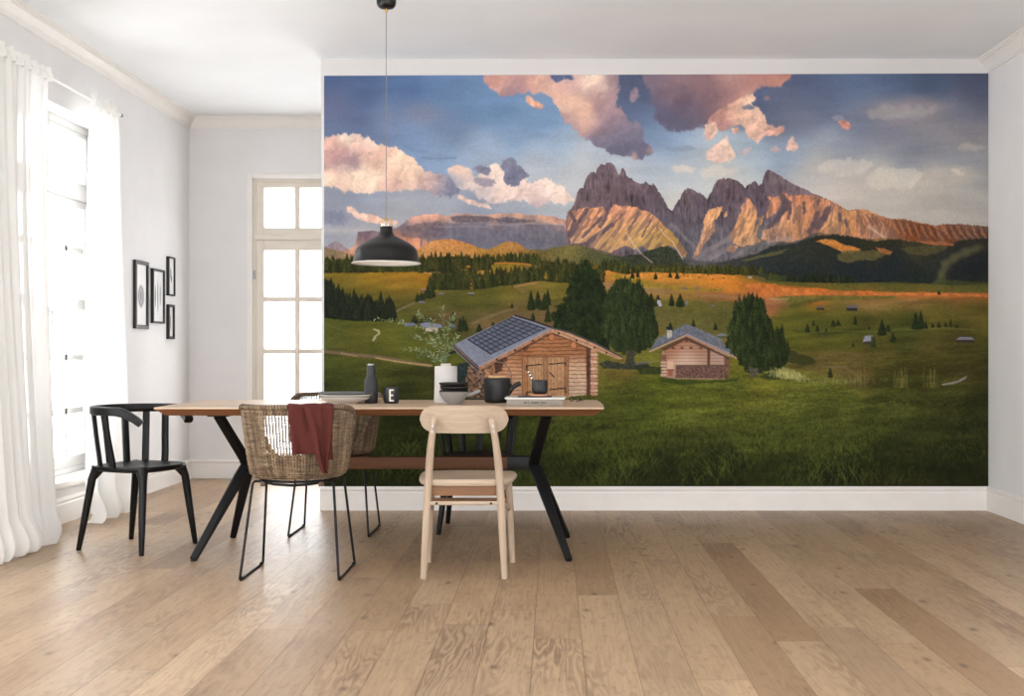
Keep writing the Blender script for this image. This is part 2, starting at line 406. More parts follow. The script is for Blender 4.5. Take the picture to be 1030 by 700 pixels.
    # ---- sky
    sky = field([(330,78,(78,97,136)),(360,90,(84,104,142)),(400,85,(92,118,158)),(450,90,(104,133,172)),(480,100,(112,141,178)),
      (335,105,(104,108,137)),(350,120,(98,112,144)),(330,130,(105,122,152)),(395,120,(112,128,158)),(430,115,(128,137,160),(12,5)),(455,125,(112,130,160),(14,12)),
      (440,150,(138,162,193)),(480,150,(150,172,199)),(415,140,(125,150,186)),(460,105,(110,140,177)),(500,110,(112,143,180)),(540,120,(122,152,188)),
      (520,140,(138,165,196)),(560,150,(152,176,203)),(540,165,(188,195,203)),(580,165,(190,198,205)),(610,155,(170,187,205)),(600,170,(198,202,205)),
      (490,160,(165,180,200)),(645,85,(88,98,125)),(640,110,(98,112,142)),(655,140,(128,152,184)),(660,170,(180,194,207)),(680,150,(140,165,195)),(700,170,(196,203,206)),
      (700,160,(175,190,204)),(740,175,(205,206,200)),(750,160,(165,185,203)),(800,90,(98,108,135)),(780,110,(105,115,140)),(800,120,(120,126,146)),(760,100,(92,106,138)),
      (815,80,(95,110,142)),(830,100,(106,118,145)),(860,90,(100,120,152)),(900,85,(92,110,140)),(940,85,(84,98,125)),(985,80,(82,88,112)),(985,100,(88,98,122)),
      (870,110,(118,130,155)),(860,135,(128,134,153)),(840,150,(150,164,184)),(800,150,(152,170,192)),(900,112,(158,152,156),(20,6)),(925,108,(155,150,155),(14,4)),
      (900,130,(135,136,150)),(930,130,(146,143,150)),(955,138,(152,147,148)),(980,120,(128,130,146)),(985,140,(150,146,148)),(960,118,(128,132,150)),
      (860,160,(160,170,184)),(900,155,(148,156,170)),(930,150,(132,138,154)),(915,165,(140,148,162),(9,7)),(960,160,(150,158,168)),(988,165,(155,160,165)),(990,200,(172,170,165)),
      (830,165,(196,192,185)),(860,178,(206,200,188)),(890,178,(212,205,192)),(930,180,(200,194,182)),(960,176,(200,192,178),(14,4)),(820,180,(200,200,198)),(900,195,(196,192,184)),(950,200,(190,186,178)),(980,215,(182,180,174)),
      (870,200,(200,196,188)),(840,200,(205,196,190)),(920,215,(188,184,178)),(720,190,(200,204,204)),(677,205,(214,212,206)),(675,180,(188,198,206)),
      (340,195,(130,138,156)),(335,203,(158,162,172)),(380,200,(150,158,174)),(420,205,(158,164,175)),(450,210,(162,168,178)),(400,215,(165,168,175)),(340,215,(122,128,148)),(355,222,(145,148,160)),
      (340,230,(186,182,180),(18,3)),(330,238,(150,156,170)),(350,242,(170,172,178)),(480,200,(140,150,168)),(520,208,(160,168,180)),(550,210,(172,180,190)),(566,212,(180,188,196)),(340,225,(150,152,164)),
      (410,228,(170,172,176)),(575,180,(196,200,204)),(630,168,(190,199,206)),(490,185,(160,165,180))], 13)
    str_ = fbm(X*.02, Y*.11, 21, 4)-.5
    wav = fbm(X*.035+Y*.02, Y*.07-X*.015, 31, 5)-.5
    img[:] = sky*C((.98, .965, .96))*(1+.10*str_+.10*wav)[..., None]
    def cloud(pts, cf, r=2.5, amp=.9, f=.11, seed=1, edge=.18, light=.16, sig=10, alpha=1., warp=5, lf=None):
        m0 = full(pts)
        xs_ = [p[0] for p in pts]; ys_ = [p[1] for p in pts]
        b = box(min(xs_)-14, min(ys_)-14, max(xs_)+14, max(ys_)+14)
        x = X[b]; y = Y[b]
        n = fbm(x*f, y*f, seed, 6, .62); nb = 1-np.abs(2*fbm(x*f*1.4, y*f*1.4, seed+3, 4, .55)-1)
        dx = (fbm(x*f*1.6, y*f*1.6, seed+11, 4, .6)-.5); dy = (fbm(x*f*1.6+5, y*f*1.6+3, seed+12, 4, .6)-.5)
        ma = blur(m0[b], r*.6); mb = blur(m0[b], r*1.8)
        sh = r*3.2*S
        jj, ii = np.indices(x.shape); jj2 = np.clip(jj+dy*sh, 0, x.shape[0]-1).astype(int); ii2 = np.clip(ii+dx*sh, 0, x.shape[1]-1).astype(int)
        mm = (.55*ma+.45*mb)[jj2, ii2]
        m = sm(.5-edge, .5+edge, mm+((n-.5)*1.2+(nb-.6)*.35)*amp*(1-abs(2*mm-1)**2))
        m = (.85*m+.15*blur(m, 1.5))*alpha
        wx = (fbm(x*.09, y*.09, seed+30, 3)-.5)*2*warp; wy = (fbm(x*.09+9, y*.09, seed+40, 3)-.5)*2*warp
        c = np.zeros(x.shape+(3,), np.float32); den = np.full(x.shape, 1e-9, np.float32)
        for p in cf:
            s = p[3] if len(p) > 3 else sig
            w = np.exp(-.5*(((x+wx-p[0])/s)**2+((y+wy-p[1])/s)**2))+1e-6/(1+((x-p[0])**2+(y-p[1])**2)/100)
            c += w[..., None]*C(p[2]); den += w
        c /= den[..., None]
        # billows: bright above, darker under each lump
        lf = lf or f*.75
        n1 = fbm(x*lf+dx, y*lf+dy, seed+60, 3, .45); n2 = fbm(x*lf+dx+lf*1.6, y*lf+dy+lf*2.2, seed+60, 3, .45)
        k = 1+light*np.clip((n1-n2)*2.6, -1, 1)+.10*(n1-.5)
        comp(b, m, c*k[..., None])
    cr, pk, mv, bl = (240,214,195), (214,168,155), (152,128,138), (128,132,152)
    cloud([(326,210),(345,212),(352,222),(340,226),(326,224)], [(335,217,(118,122,142))], amp=.8, edge=.4, alpha=.7)
    cloud([(326,138),(338,135),(352,133),(366,136),(378,143),(390,147),(404,150),(413,157),(421,165),(431,174),(446,173),(452,181),(462,180),(463,190),(452,197),(438,195),(420,189),(395,191),(370,192),(345,190),(326,184)],
      [(330,142,(222,182,168)),(352,137,(246,224,206),6),(372,141,(240,214,200),6),(362,148,(216,176,164)),(336,150,(206,162,152)),(335,158,(190,148,142)),(352,164,(150,126,136),6),(340,163,(165,132,136),5),(330,166,(200,165,158),4),
       (338,176,(232,200,180)),(355,178,(238,210,186)),(372,178,(244,222,196)),(362,186,(232,200,180)),(375,162,(212,172,156)),(385,155,(222,182,162)),(400,160,(240,206,182)),(415,168,(244,212,186)),(405,176,(222,184,162)),(400,186,(186,148,142),5),(390,184,(220,182,165)),(410,186,(228,196,176)),
       (425,178,(214,180,164)),(440,178,(200,168,160)),(432,186,(192,160,156)),(448,184,(140,136,152)),(455,188,(128,130,150)),(440,192,(132,132,148)),(345,189,(224,190,172),4)], sig=7, light=.14, f=.13)
    cloud([(449,170),(455,165),(465,165),(474,172),(478,182),(470,190),(462,188),(455,182),(452,175)], [(458,168,(232,196,178)),(466,176,(226,196,180)),(460,182,(158,158,172)),(472,186,(200,182,175))], r=1.5, sig=5)
    cloud([(474,178),(490,168),(500,165),(506,172),(522,180),(538,182),(548,177),(556,181),(566,186),(572,194),(577,201),(565,204),(552,202),(540,207),(525,201),(505,202),(490,204),(478,196),(470,188)],
      [(498,170,(244,222,206),4),(480,186,(220,198,188)),(500,186,(238,212,198)),(515,190,(240,214,200)),(530,188,(236,208,195)),(548,184,(242,222,208)),(560,190,(240,216,202)),(566,199,(232,204,192)),(540,202,(192,168,168)),(525,198,(214,188,180)),(505,198,(218,194,186)),(485,198,(190,178,182))], sig=8, f=.14, light=.12)
    cloud([(503,168),(506,160),(514,157),(518,160),(521,165),(528,172),(533,176),(524,180),(520,186),(510,186),(505,179),(508,173)], [(517,172,(112,114,134)),(512,183,(118,118,138)),(510,160,(138,138,155))], r=1.2, f=.22, edge=.2, light=.1)
    cloud([(474,168),(484,166),(494,168),(492,176),(482,174)], [(484,170,(124,124,142))], r=1.5, f=.2, edge=.3, light=.1)
    cloud([(476,178),(492,178),(500,184),(488,188),(478,184)], [(484,182,(135,130,145))], r=1.5, f=.2, edge=.35, light=.1, alpha=.75)
    cloud([(348,205),(355,208),(362,214),(372,214),(386,221),(400,222),(398,226),(380,224),(366,222),(356,216),(349,211)], [(352,208,(224,188,172)),(380,221,(232,186,166))], r=1, f=.2, sig=12)
    cloud([(459,194),(470,199),(485,203),(497,209),(490,209),(470,204),(460,199)], [(480,203,(226,190,174))], r=1, f=.2, alpha=.85)
    cloud([(422,156),(440,157),(460,157),(458,159.5),(440,160),(424,159)], [(440,158,(112,128,156))], r=1, f=.1, alpha=.6, light=0)
    cloud([(402,144),(412,146),(418,150),(432,150),(425,154),(410,150)], [(415,150,(118,134,164))], r=1, alpha=.5, light=0)
    cloud([(484,70),(490,84),(499,95),(512,97),(524,93),(540,92),(552,96),(559,106),(566,118),(577,129),(590,140),(604,148),(618,156),(634,158),(645,161),(656,154),(659,148),(648,145),(645,140),(648,132),(644,125),(634,122),(629,112),(618,106),(621,95),(623,82),(621,70)],
      [(492,82,(200,150,142)),(503,85,(216,166,150)),(512,95,(160,134,146)),(520,82,(186,146,145)),(535,82,(214,166,152)),(548,86,(226,182,164)),(560,84,(222,178,165)),(575,82,(214,176,170)),(596,76,(244,218,200)),(606,82,(240,208,190)),(618,78,(150,128,140)),(614,90,(168,140,146)),
       (560,96,(228,184,166)),(575,104,(236,196,172)),(590,113,(240,198,172)),(580,118,(222,178,162)),(592,128,(216,170,156)),(600,98,(200,162,158)),(608,108,(172,142,148)),(620,118,(156,134,146)),(605,125,(150,130,142)),(575,126,(165,140,148)),(600,142,(128,120,138)),(620,135,(132,124,142)),(635,130,(138,128,142)),
       (625,150,(112,110,130)),(645,150,(110,108,128)),(640,140,(115,112,132)),(655,148,(190,150,145),3),(637,157,(216,176,160),3),(622,110,(190,150,148),4)], sig=7, f=.10, light=.13, amp=.8)
    cloud([(529,94),(534,96),(540,102),(547,106),(544,109),(534,106),(529,101)], [(538,102,(232,176,150))], r=1, f=.25, edge=.3)
    cloud([(552,75),(575,75),(578,80),(566,79),(558,82)], [(565,78,(96,106,142))], r=1, f=.25, edge=.3)
    cloud([(632,95),(638,87),(642,90),(641,98),(636,103)], [(638,95,(165,140,148))], r=1.5, f=.2, edge=.4, alpha=.8)
    cloud([(648,70),(654,100),(660,118),(670,132),(682,134),(696,128),(712,128),(722,116),(742,108),(752,100),(762,88),(775,84),(784,90),(798,76),(806,70)],
      [(655,82,(132,116,130)),(660,100,(116,106,126)),(668,120,(106,102,124)),(680,128,(104,102,122)),(700,120,(112,104,120)),(690,100,(114,100,115)),(675,90,(136,112,120)),(700,84,(152,120,124)),(720,95,(132,106,114)),(715,112,(128,104,114)),(735,80,(178,140,136)),
       (740,92,(172,128,126)),(755,88,(190,142,136)),(765,78,(186,136,130)),(782,82,(200,146,132)),(795,74,(186,130,120)),(730,108,(178,136,132)),(752,98,(206,160,146)),(735,74,(200,160,150)),(685,78,(150,124,130))], sig=8, f=.08, light=.09, edge=.3, r=3)
    cloud([(712,120),(722,112),(735,104),(748,97),(757,94),(761,98),(754,104),(764,109),(768,116),(772,126),(780,128),(789,126),(787,133),(780,137),(770,136),(762,143),(752,138),(748,128),(742,125),(735,128),(726,132),(718,128)],
      [(720,118,(198,148,138)),(735,110,(222,172,152)),(745,112,(236,192,170)),(758,112,(244,204,180)),(764,120,(240,198,176)),(760,134,(236,194,174)),(756,128,(230,186,166)),(775,132,(220,172,156)),(786,129,(212,160,145)),(728,128,(180,138,136)),(740,122,(226,182,162))], r=1.6, f=.16, sig=6)
    cloud([(745,107),(752,105),(760,108),(756,110),(747,110)], [(752,107,(100,114,145))], r=.8, f=.25, edge=.3, alpha=.8, light=0)
    cloud([(708,126),(714,122),(721,124),(720,134),(715,141),(709,139)], [(714,128,(240,200,178)),(713,138,(214,176,165))], r=1.3, f=.2)
    cloud([(724,142),(731,134),(733,142),(736,150),(740,158),(732,162),(722,165),(711,160),(710,153),(716,147)], [(728,145,(238,202,184)),(722,155,(240,206,188)),(733,156,(244,212,192)),(715,160,(222,190,180))], r=1.4, f=.18)
    cloud([(735,129),(743,127),(744,133),(738,135)], [(739,131,(220,176,160))], r=1, f=.25)
    cloud([(743,153),(750,149),(757,148),(752,153),(746,156)], [(750,152,(192,172,176))], r=1.2, alpha=.8)
    cloud([(772,151),(780,147),(787,150),(784,153),(775,153)], [(780,150,(196,172,174))], r=1.2, alpha=.85)
    cloud([(790,149),(794,140),(798,137),(799,143),(803,148),(800,152),(792,152)], [(797,146,(222,186,172))], r=1.1, f=.2)
    cloud([(768,97),(774,96),(774,100),(768,101)], [(771,98,(178,136,136))], r=1.2, alpha=.7)
    cloud([(842,123),(847,120),(856,124),(853,130),(846,129)], [(850,126,(216,150,132))], r=1.2, f=.22)
    cloud([(834,118),(845,116),(850,120),(840,122)], [(842,119,(160,158,172))], r=1.2, alpha=.7)
    cloud([(700,150),(675,152),(665,148),(695,146)], [(690,149,(135,145,168))], r=1.5, alpha=.5, light=0)
    for (x0, y0, x1, y1, c, a) in ((674,166,700,174,(226,214,202),.8),(700,168,745,178,(222,212,200),.6),(955,170,972,176,(216,206,190),.8),(960,145,994,152,(186,176,168),.7),(870,106,945,120,(172,164,166),.7),(820,160,880,176,(216,208,196),.6),(870,168,930,190,(216,208,194),.6)):
        cloud([(x0,(y0+y1)/2),(x0+(x1-x0)*.25,y0),(x1,y0+(y1-y0)*.2),(x0+(x1-x0)*.75,y1),(x0+6,y1)], [((x0+x1)/2,(y0+y1)/2,c)], r=2.5, f=.09, edge=.45, alpha=a, light=.04)
    # ---- far mountains
    def rock(top, bot, cf, seed, sx=.35, sy=.1, amp=.3, slant=0., rough=.8, sig=9, rf=.5, soft=.7):
        m, h = below(top, rough, rf, seed, soft)
        mb, _ = below(bot, 0)
        x0 = top[0][0]; x1 = top[-1][0]
        m = m*(1-mb)*(X >= x0)*(X <= x1)
        c = field(cf, sig)
        u = X+Y*slant
        n = fbm(u*sx, Y*sy, seed, 4, .6)
        n2 = fbm(u*sx*2.3, Y*sy*2.5, seed+7, 3, .6)
        n = 1-np.abs(2*n-1)*1.5+.75*(n2-.5)
        big = fbm(u*.09+3, Y*.07, seed+13, 3, .55)
        comp(A_, m, c*(1+amp*.72*(n-.55)+.5*(big-.5))[..., None])
        return m
    rock([(326,248),(330,246),(334,243),(337,241.5),(341,243),(345,246),(350,250)], [(326,256),(350,256)], [(335,246,(128,124,140)),(342,247,(165,132,125)),(330,250,(140,130,138))], 51, rough=.3)
    pm = (128,106,108); gy = (116,110,120)
    rock([(340,256),(352,250),(357,246),(359,238),(360,232.5),(372,231.5),(384,232.5),(398,229),(404,225),(409,221),(415,217.5),(425,215.5),(440,214.5),(450,217),(456,214.5),(470,214),(485,216),(500,214.5),(520,214),(530,216),(545,216),(558,217.5),(564,220),(572,222)],
         [(326,262),(572,262)],
         [(346,252,(200,142,112)),(352,249,(205,150,122)),(370,238,(108,92,100)),(372,249,(205,140,108)),(362,240,(120,98,104)),(390,236,(104,90,98)),(392,243,(186,130,104)),(408,228,(112,98,106)),(425,227,(118,105,112)),(440,226,(122,108,114)),(430,217,(222,164,138)),(420,219,(210,152,130)),(440,217,(226,168,140)),(415,241,(206,142,112)),(430,242,(200,142,112)),(400,241,(205,142,112)),
          (432,235,(106,98,108)),(450,235,(112,108,120)),(456,222,(108,100,108)),(455,216,(212,158,134)),(475,216,(126,112,114)),(480,224,(112,104,112)),(470,236,(110,108,120)),(490,240,(106,106,118)),(500,217,(216,162,136)),(520,217,(226,172,142)),(545,219,(222,170,140)),(560,221,(184,140,124)),(510,223,(98,94,104)),(530,222,(150,122,116)),(540,226,(112,106,114)),(520,230,(124,118,126)),(520,242,(106,106,118)),(550,235,(118,114,122)),(560,244,(108,106,114)),(545,248,(104,104,112)),(480,216,(200,154,132),(8,3))], 53, sx=.22, sy=.2, amp=.17, rough=.9, sig=5)
    P([(440,224),(480,223),(505,222),(530,224),(568,226),(568,252),(440,244),(420,238)], (106,102,114), 2, .2, 41, .22, .3, .6)
    P([(404,228),(425,223),(445,222),(450,236),(430,239),(404,238)], (106,92,98), 1.5, .2, 42, .25, .4, .65)
    P([(453,217),(470,216),(490,217),(498,219),(515,221),(530,222),(520,224),(495,222),(470,224),(455,222)], (96,88,96), .8, .3, 43, .25, .5, .8)
    P([(502,217.5),(520,219),(540,222),(530,224),(508,222)], (92,86,94), .8, .3, 44, .25, .5, .7)
    for xx in np.arange(445, 570, 6.0): line([(xx, 226+rnd.random()*2), (xx+rnd.uniform(-1, 1), 240+rnd.random()*8)], 1.2, (88,88,102), .35, 1.2)
    line([(490,225),(510,226),(530,224.5),(568,226)], 1.1, (160,148,146), .6, 1)
    line([(440,228),(470,227),(490,228)], 1.1, (158,142,140), .5, 1)
    for xx in (424, 431): line([(xx, 240), (xx-.5, 247)], 2, (96,88,98), .7, 1.2)
    # ---- big mountain
    M1 = [(569,226),(569.5,218),(571,213),(574,210),(577,206),(579,200),(581,193),(583,189.5),(586.5,189),(588,184),(590,178),(594,173),(597,172.5),(599,174),(601,168),(605,165),(608,165.5),(611,163),(614,163.5),(618,165.5),(619.5,170),(621.5,173.5),(623,176),(625,170.5),(627,169),(629,171.5),(630,177),(633,179),(635,178.5),(637,181.5),(641,183),(645,184.5),(648,184),(649,182),(651,183.5),(653,186),(655,186.5),(656.5,184.5),(659,187),(662,192),(665,196),(669,203),(672,209),(676,212),(679,207),(681.5,202.5),(684,200),(686,194),(688,192),(690,190.5),(692,188.5),(695,190),(698,191.5),(701,193.5),(705,194.5),(709,198),(711,200.5),(713,197),(716,192),(718.5,186),(721,182),(724,180),(728,179),(730,180.5),(732,179.5),(735,179),(739,181),(743,182.5),(747,186.5),(749,189.5),(751,187),(755,184.5),(759,182),(761.5,184),(763,187),(766.5,184.5),(768,178),(770,174),(771,171.5),(773,170.5),(778,173.5),(784,177),(795.5,184),(808,190),(820,196),(831,200.5),(843,206),(852,212),(857,211.5),(862,210.5),(871,211.5),(880,215),(890,219),(897,221),(907,220.5),(918,223),(932,225.5),(941,228),(949,226),(967,226),(981,227.5),(994,228.5)]
    pk1 = (106,88,94); pk2 = (92,82,92)
    rock(M1, [(569,272),(994,272)],
         [(575,222,(110,90,92)),(590,195,(104,88,94)),(610,175,(108,92,98)),(610,200,(100,84,90)),(630,185,(106,90,96)),(650,200,(98,84,92)),(665,215,(92,82,90)),(675,225,(90,84,92)),(690,200,(102,88,94)),(690,220,(92,84,92)),(690,245,(88,86,94)),(712,205,(90,80,90)),(730,190,(102,86,92)),(735,215,(94,82,90)),(725,245,(100,96,102)),(760,195,(88,76,86)),(780,182,(118,102,108)),(800,190,(116,100,106)),(775,190,(100,86,94)),(790,186,(120,104,108)),
          (766,250,(96,92,94)),(800,250,(80,76,78)),(850,245,(110,84,66)),(850,220,(165,118,84)),(870,214,(176,130,96)),(900,225,(160,104,70)),(930,232,(158,100,66)),(960,232,(118,80,62)),(990,235,(98,70,58)),(890,240,(128,96,60)),(930,243,(120,80,56)),(975,245,(76,64,56))],
         61, sx=.34, sy=.085, amp=.52, rough=1.1, sig=10, rf=.9, soft=.6)
    # pale scree at the foot between the towers
    for pts in ([(735,240),(718,250),(700,261)], [(728,250),(714,258),(706,264)], [(757,245),(745,254),(738,259)], [(676,226),(690,240),(700,250)], [(745,232),(722,246),(700,256)]):
        line(pts, 3.5, (142,132,134), .55, 3, 1.5)
    lit = [([(569.5,222),(571,214),(574,211),(578,212),(583,209.5),(590,208),(598,209),(606,207.5),(609,213),(614,211),(618,206),(624,208),(630,206.5),(640,208),(645,211),(652,213),(658,216),(663,222),(669,228),(675,233),(681,240),(687,247),(691,254),(690,259),(685,257),(679,250),(672,247),(664,250),(660,254),(652,252),(646,247),(636,250),(628,247),(615,254),(605,252),(598,250),(590,244),(580,245),(574,245),(573,236),(570,228)], 0),
           ([(713,211),(717,210),(722,209),(726,208),(727,212),(724,215),(719,221),(719,232),(713,241),(707,247),(703,256),(696,259),(699,252),(702,246),(707,232),(708,223),(710,216)], 1),
           ([(751,198),(756,203),(761,211),(762,217),(760,225),(757,236),(766,242),(760,246),(753,246),(746,249),(738,245),(733,238),(739,227),(744,215),(748,205)], 1),
           ([(764,219),(768,216),(765,226),(762,233),(760,239),(758,237),(761,228)], 1),
           ([(729,213),(732,212),(731,217),(728,219)], 1),
           ([(730,250),(738,246),(743,249),(738,254),(730,253)], 0),
           ([(772,198),(778,199),(787,195),(792,196),(796,197),(808,196),(820,197),(831,201),(843,207),(852,213),(862,212),(871,213),(880,216),(890,220),(907,222),(918,224),(932,227),(941,230),(955,238),(968,243),(955,245),(940,243),(925,243),(905,242),(890,239),(878,241),(865,240),(848,239),(836,237),(826,234),(815,236),(806,242),(796,244),(785,243),(775,244),(766,241),(767,233),(776,228),(785,220),(790,212),(789,204),(785,205),(782,213),(776,217),(771,220),(772,210),(775,204)], 0)]
    litc = field([(574,217,(222,160,120)),(590,220,(216,162,114)),(600,215,(218,160,116)),(580,240,(196,160,120)),(625,212,(214,154,118)),(640,215,(206,158,112)),(655,220,(206,152,112)),(625,235,(200,160,106)),(650,232,(206,170,108)),(670,235,(176,142,80)),(685,250,(166,132,70)),(615,250,(168,138,96)),(650,246,(172,146,88)),
                  (720,212,(226,178,124)),(712,225,(214,168,116)),(703,245,(196,152,120)),(752,203,(204,148,112)),(755,215,(214,166,112)),(745,235,(206,158,104)),(752,245,(186,150,116)),(765,222,(216,164,110)),
                  (780,203,(206,146,108)),(800,200,(196,134,98)),(815,200,(190,130,96)),(830,206,(196,142,108)),(800,215,(214,162,112)),(815,215,(206,150,104)),(800,232,(196,150,108)),(780,238,(166,134,112)),(812,228,(186,134,96)),(845,220,(196,150,108)),(838,228,(206,162,110)),(860,225,(190,140,90)),(860,238,(190,130,80)),(875,222,(188,138,98)),(870,236,(186,142,112)),(885,235,(186,150,130)),(895,228,(164,108,66)),(915,232,(166,106,66)),(935,238,(156,98,60)),(955,242,(170,108,66)),(925,243,(160,96,60))], 8)
    litc = litc*C((1.05, 1.0, 1.02))*np.clip(1-(X-870)/60*.34, .66, 1.)[..., None]
    for i, (pts, k) in enumerate(lit):
        b, m = poly(pts, 1.6, .35, 80+i)
        x = X[b]; y = Y[b]; sl = .75 if i == 0 else (.35 if k else .1)
        fx = .22 if i in (0, 6) else .4
        n = fbm((x+y*sl)*fx, (y-x*.1)*.07, 90+i, 4, .62); n2 = fbm((x+y*sl)*.7, y*.3, 95+i, 3, .6)
        kk = 1+.45*(n-.5)+.42*(n2-.5)
        cra = sm(.53, .60, fbm((x+y*sl)*.24, y*.06+3, 130+i, 3, .6))*(.55 if i == 0 else .5)
        c = litc[b]*kk[..., None]
        c = c*(1-cra[..., None])+C((104,84,84))*cra[..., None]
        comp(b, m*.96, c)
    dk = (92,78,86)
    for pts, w in (([(590,211),(583,222),(574,237)],4.5),([(574,214),(578,222),(572,236)],3.5),([(605,219),(597,227),(586,238)],3),([(616,226),(606,233),(592,243)],4.5),([(612,212),(608,222),(604,228)],3.5),([(643,213),(638,222),(632,231)],1.8),([(655,222),(650,229),(646,238)],1.8),([(626,215),(620,222),(616,226)],1.5),([(592,243),(584,246),(576,246)],2.5)):
        line(pts, w, dk, .85, 1.4, 1.2)
    line([(624,207),(612,220),(600,240)], 1.5, (238,190,140), .5, 1.5, 1)
    for pts, w in (([(786,197),(790,203),(792,210)],6),([(790,210),(782,220),(774,228)],5),([(795,204),(795,214),(793,220)],3),([(809,204),(809,214)],3),([(833,211),(829,219),(823,228)],7),([(822,215),(818,226),(814,234)],5),([(844,216),(845,222)],3),([(850,222),(852,228)],2.5),([(824,200),(823,206)],2)):
        line(pts, w, dk, .85, 2, 1.4)
    for q in range(26):   # gullies of the brown ridge on the right
        x0 = 897+q*3.7; y0 = np.interp(x0, [897,941,949,994], [222,229,227,229])
        line([(x0, y0+1), (x0+3, y0+8), (x0+5+rnd.random()*4, y0+13)], 1.5, (84,58,52) if q % 2 else (190,126,82), .55, 1.3, 1)
    for q in range(9): line([(862+q*3, 216+rnd.random()*6), (866+q*3, 224+rnd.random()*7)], 1.3, (110,78,70), .6, 1.2, 1)
    line([(874,228),(880,233),(890,240)], 2.6, (214,176,150), .7, 2)
    line([(800,242),(790,240),(772,244)], 3, (172,152,142), .5, 2.5)
    for pts in ([(630,234),(633,239),(640,249),(648,258),(656,264)], [(638,250),(640,258)], [(663,229),(668,236),(676,243),(682,252),(687,261)], [(706,232),(706,240),(705,245)]):
        line(pts, 1.1, (216,190,166), .65, 1, .8)
    # ---- foothills
    hill, _ = below([(326,247.5),(336,250),(350,254),(360,260),(372,266)], .4, .3, 5); hill = hill*(X < 372)
    comp(A_, hill, field([(330,252,(122,104,86)),(345,258,(150,118,90)),(335,262,(120,104,72))], 8)*(1+.4*(fbm(X*.4, Y*.5, 15, 3)-.5))[..., None])
    hm, _ = below([(360,262),(395,258),(413,254),(425,248.5),(432,243.5),(438,241),(446,240),(455,240),(463,242),(472,245),(482,249),(490,250.5),(498,248),(505,244.5),(510,242),(517,243),(525,246.5),(529,250),(540,251),(549,251),(556,249),(568,247),(580,246),(590,248),(600,252),(612,256),(625,258),(635,256),(650,256),(664,257),(676,258),(690,261),(720,264),(760,258),(790,253),(820,246),(994,262)], .6, .35, 8)
    hc = field([(400,262,(150,112,70)),(415,254,(172,130,70)),(430,250,(196,138,84)),(445,244,(200,134,84)),(460,246,(196,126,82)),(455,253,(176,136,62)),(475,251,(176,122,66)),(490,254,(160,120,54)),(505,249,(170,124,66)),(512,244,(176,124,78)),(520,250,(166,114,58)),(500,256,(150,112,44)),(535,254,(120,98,50)),(545,256,(92,82,48)),
                (560,251,(110,102,58)),(575,251,(122,110,62)),(590,256,(78,78,52)),(610,262,(84,86,52)),(630,262,(56,60,46)),(655,262,(50,54,44)),(675,264,(58,60,50)),(700,268,(72,72,70)),(740,266,(64,66,62)),(770,262,(46,50,48)),(820,262,(40,46,46)),(860,270,(38,44,46)),(900,272,(36,42,46)),(950,275,(38,42,44)),(990,280,(36,38,40))], 9)
    hn = fbm(X*.5, Y*.6, 19, 4, .6)
    ramp = np.clip((790-X)/60, 0, 1)
    comp(A_, hm*np.where(X > 700, np.clip((Y-262)/3, 0, 1)*(1-ramp)+ramp*np.clip((Y-262)/3, 0, 1), 1), hc*(1+.5*(hn-.5))[..., None])
    # dark forest slopes on the right
    fd, _ = below([(640,256),(664,252),(676,250),(692,262),(720,264),(760,256),(775,248),(800,245),(820,238),(838,236),(860,239),(880,243),(900,241),(925,244),(950,247),(968,242),(994,240)], 1.2, .4, 9, 1.5)
    fd = fd*(X > 690)
    fc = field([(700,268,(84,82,82)),(740,266,(62,62,62)),(770,262,(46,50,50)),(830,248,(44,46,38)),(850,262,(40,45,44)),(880,248,(48,48,36)),(900,270,(36,41,44)),(860,280,(34,40,44)),(940,260,(44,46,42)),(985,246,(48,46,40)),(985,270,(33,37,42)),(920,284,(36,42,40)),(990,284,(40,44,34)),(800,256,(50,54,46)),(760,275,(44,50,48)),(800,275,(36,42,44)),(925,250,(60,58,42))], 10)
    comp(A_, fd, fc*(1+.5*(fbm(X*.55, Y*.4, 29, 4, .65)-.5))[..., None])
    P([(640,262),(646,254),(655,251),(664,248),(672,248),(679,252),(687,262),(694,268),(640,268)], (56,60,48), 1.2, .4, 6, .35)
    for pts in ([(656,264),(648,258)], [(687,261),(682,252)], [(632,240),(641,252),(656,264)]): line(pts, 1.0, (196,172,150), .5, 1, .6)
    P([(745,262),(760,258),(775,254),(792,251),(785,256),(768,259),(752,263)], (96,92,56), .8, .3, 4, .2, alpha=.85)
    P([(712,262),(722,255),(732,251),(724,258),(716,262)], (150,140,140), .8, .3, 4, .2, alpha=.6)
    P([(700,262),(712,256),(724,251),(712,260),(706,262)], (120,114,118), .8, .3, 5, .2, alpha=.5)
    P([(820,243),(828,241),(837,241),(848,246),(858,248),(866,251),(856,255),(848,255),(842,251),(830,246)], (190,124,60), .8, .4, 4, .25)
    P([(842,256),(852,252),(868,253),(884,252),(892,256),(880,262),(866,262),(852,265),(842,262)], (96,88,54), 1.2, .3, 5, .25, alpha=.85)
    P([(880,249),(890,251),(898,254),(895,257),(885,254)], (150,100,58), .8, .4, 6, .2)
    P([(905,250),(925,248),(955,247),(950,253),(930,258),(915,256)], (82,76,48), 1, .3, 7, .25, alpha=.8)
    P([(918,242),(935,244),(960,246),(958,248),(935,247)], (160,98,60), .6, .4, 7, .2, alpha=.9)
    line([(944,286),(947,276),(951,266),(960,260),(972,254),(984,250)], 7, (88,86,60), .8, 5, 2)
    P([(930,290),(945,280),(975,284),(994,284),(994,292),(930,292)], (66,72,42), 1.5, .3, 8, .2, alpha=.8)
    # ---- meadows
    gm, _ = below([(326,272),(420,272),(450,280),(560,270),(606,270),(640,271),(700,274),(760,277),(775,282),(800,284),(840,285),(900,284),(960,288),(994,286)], .5, .1, 4, 1.2)
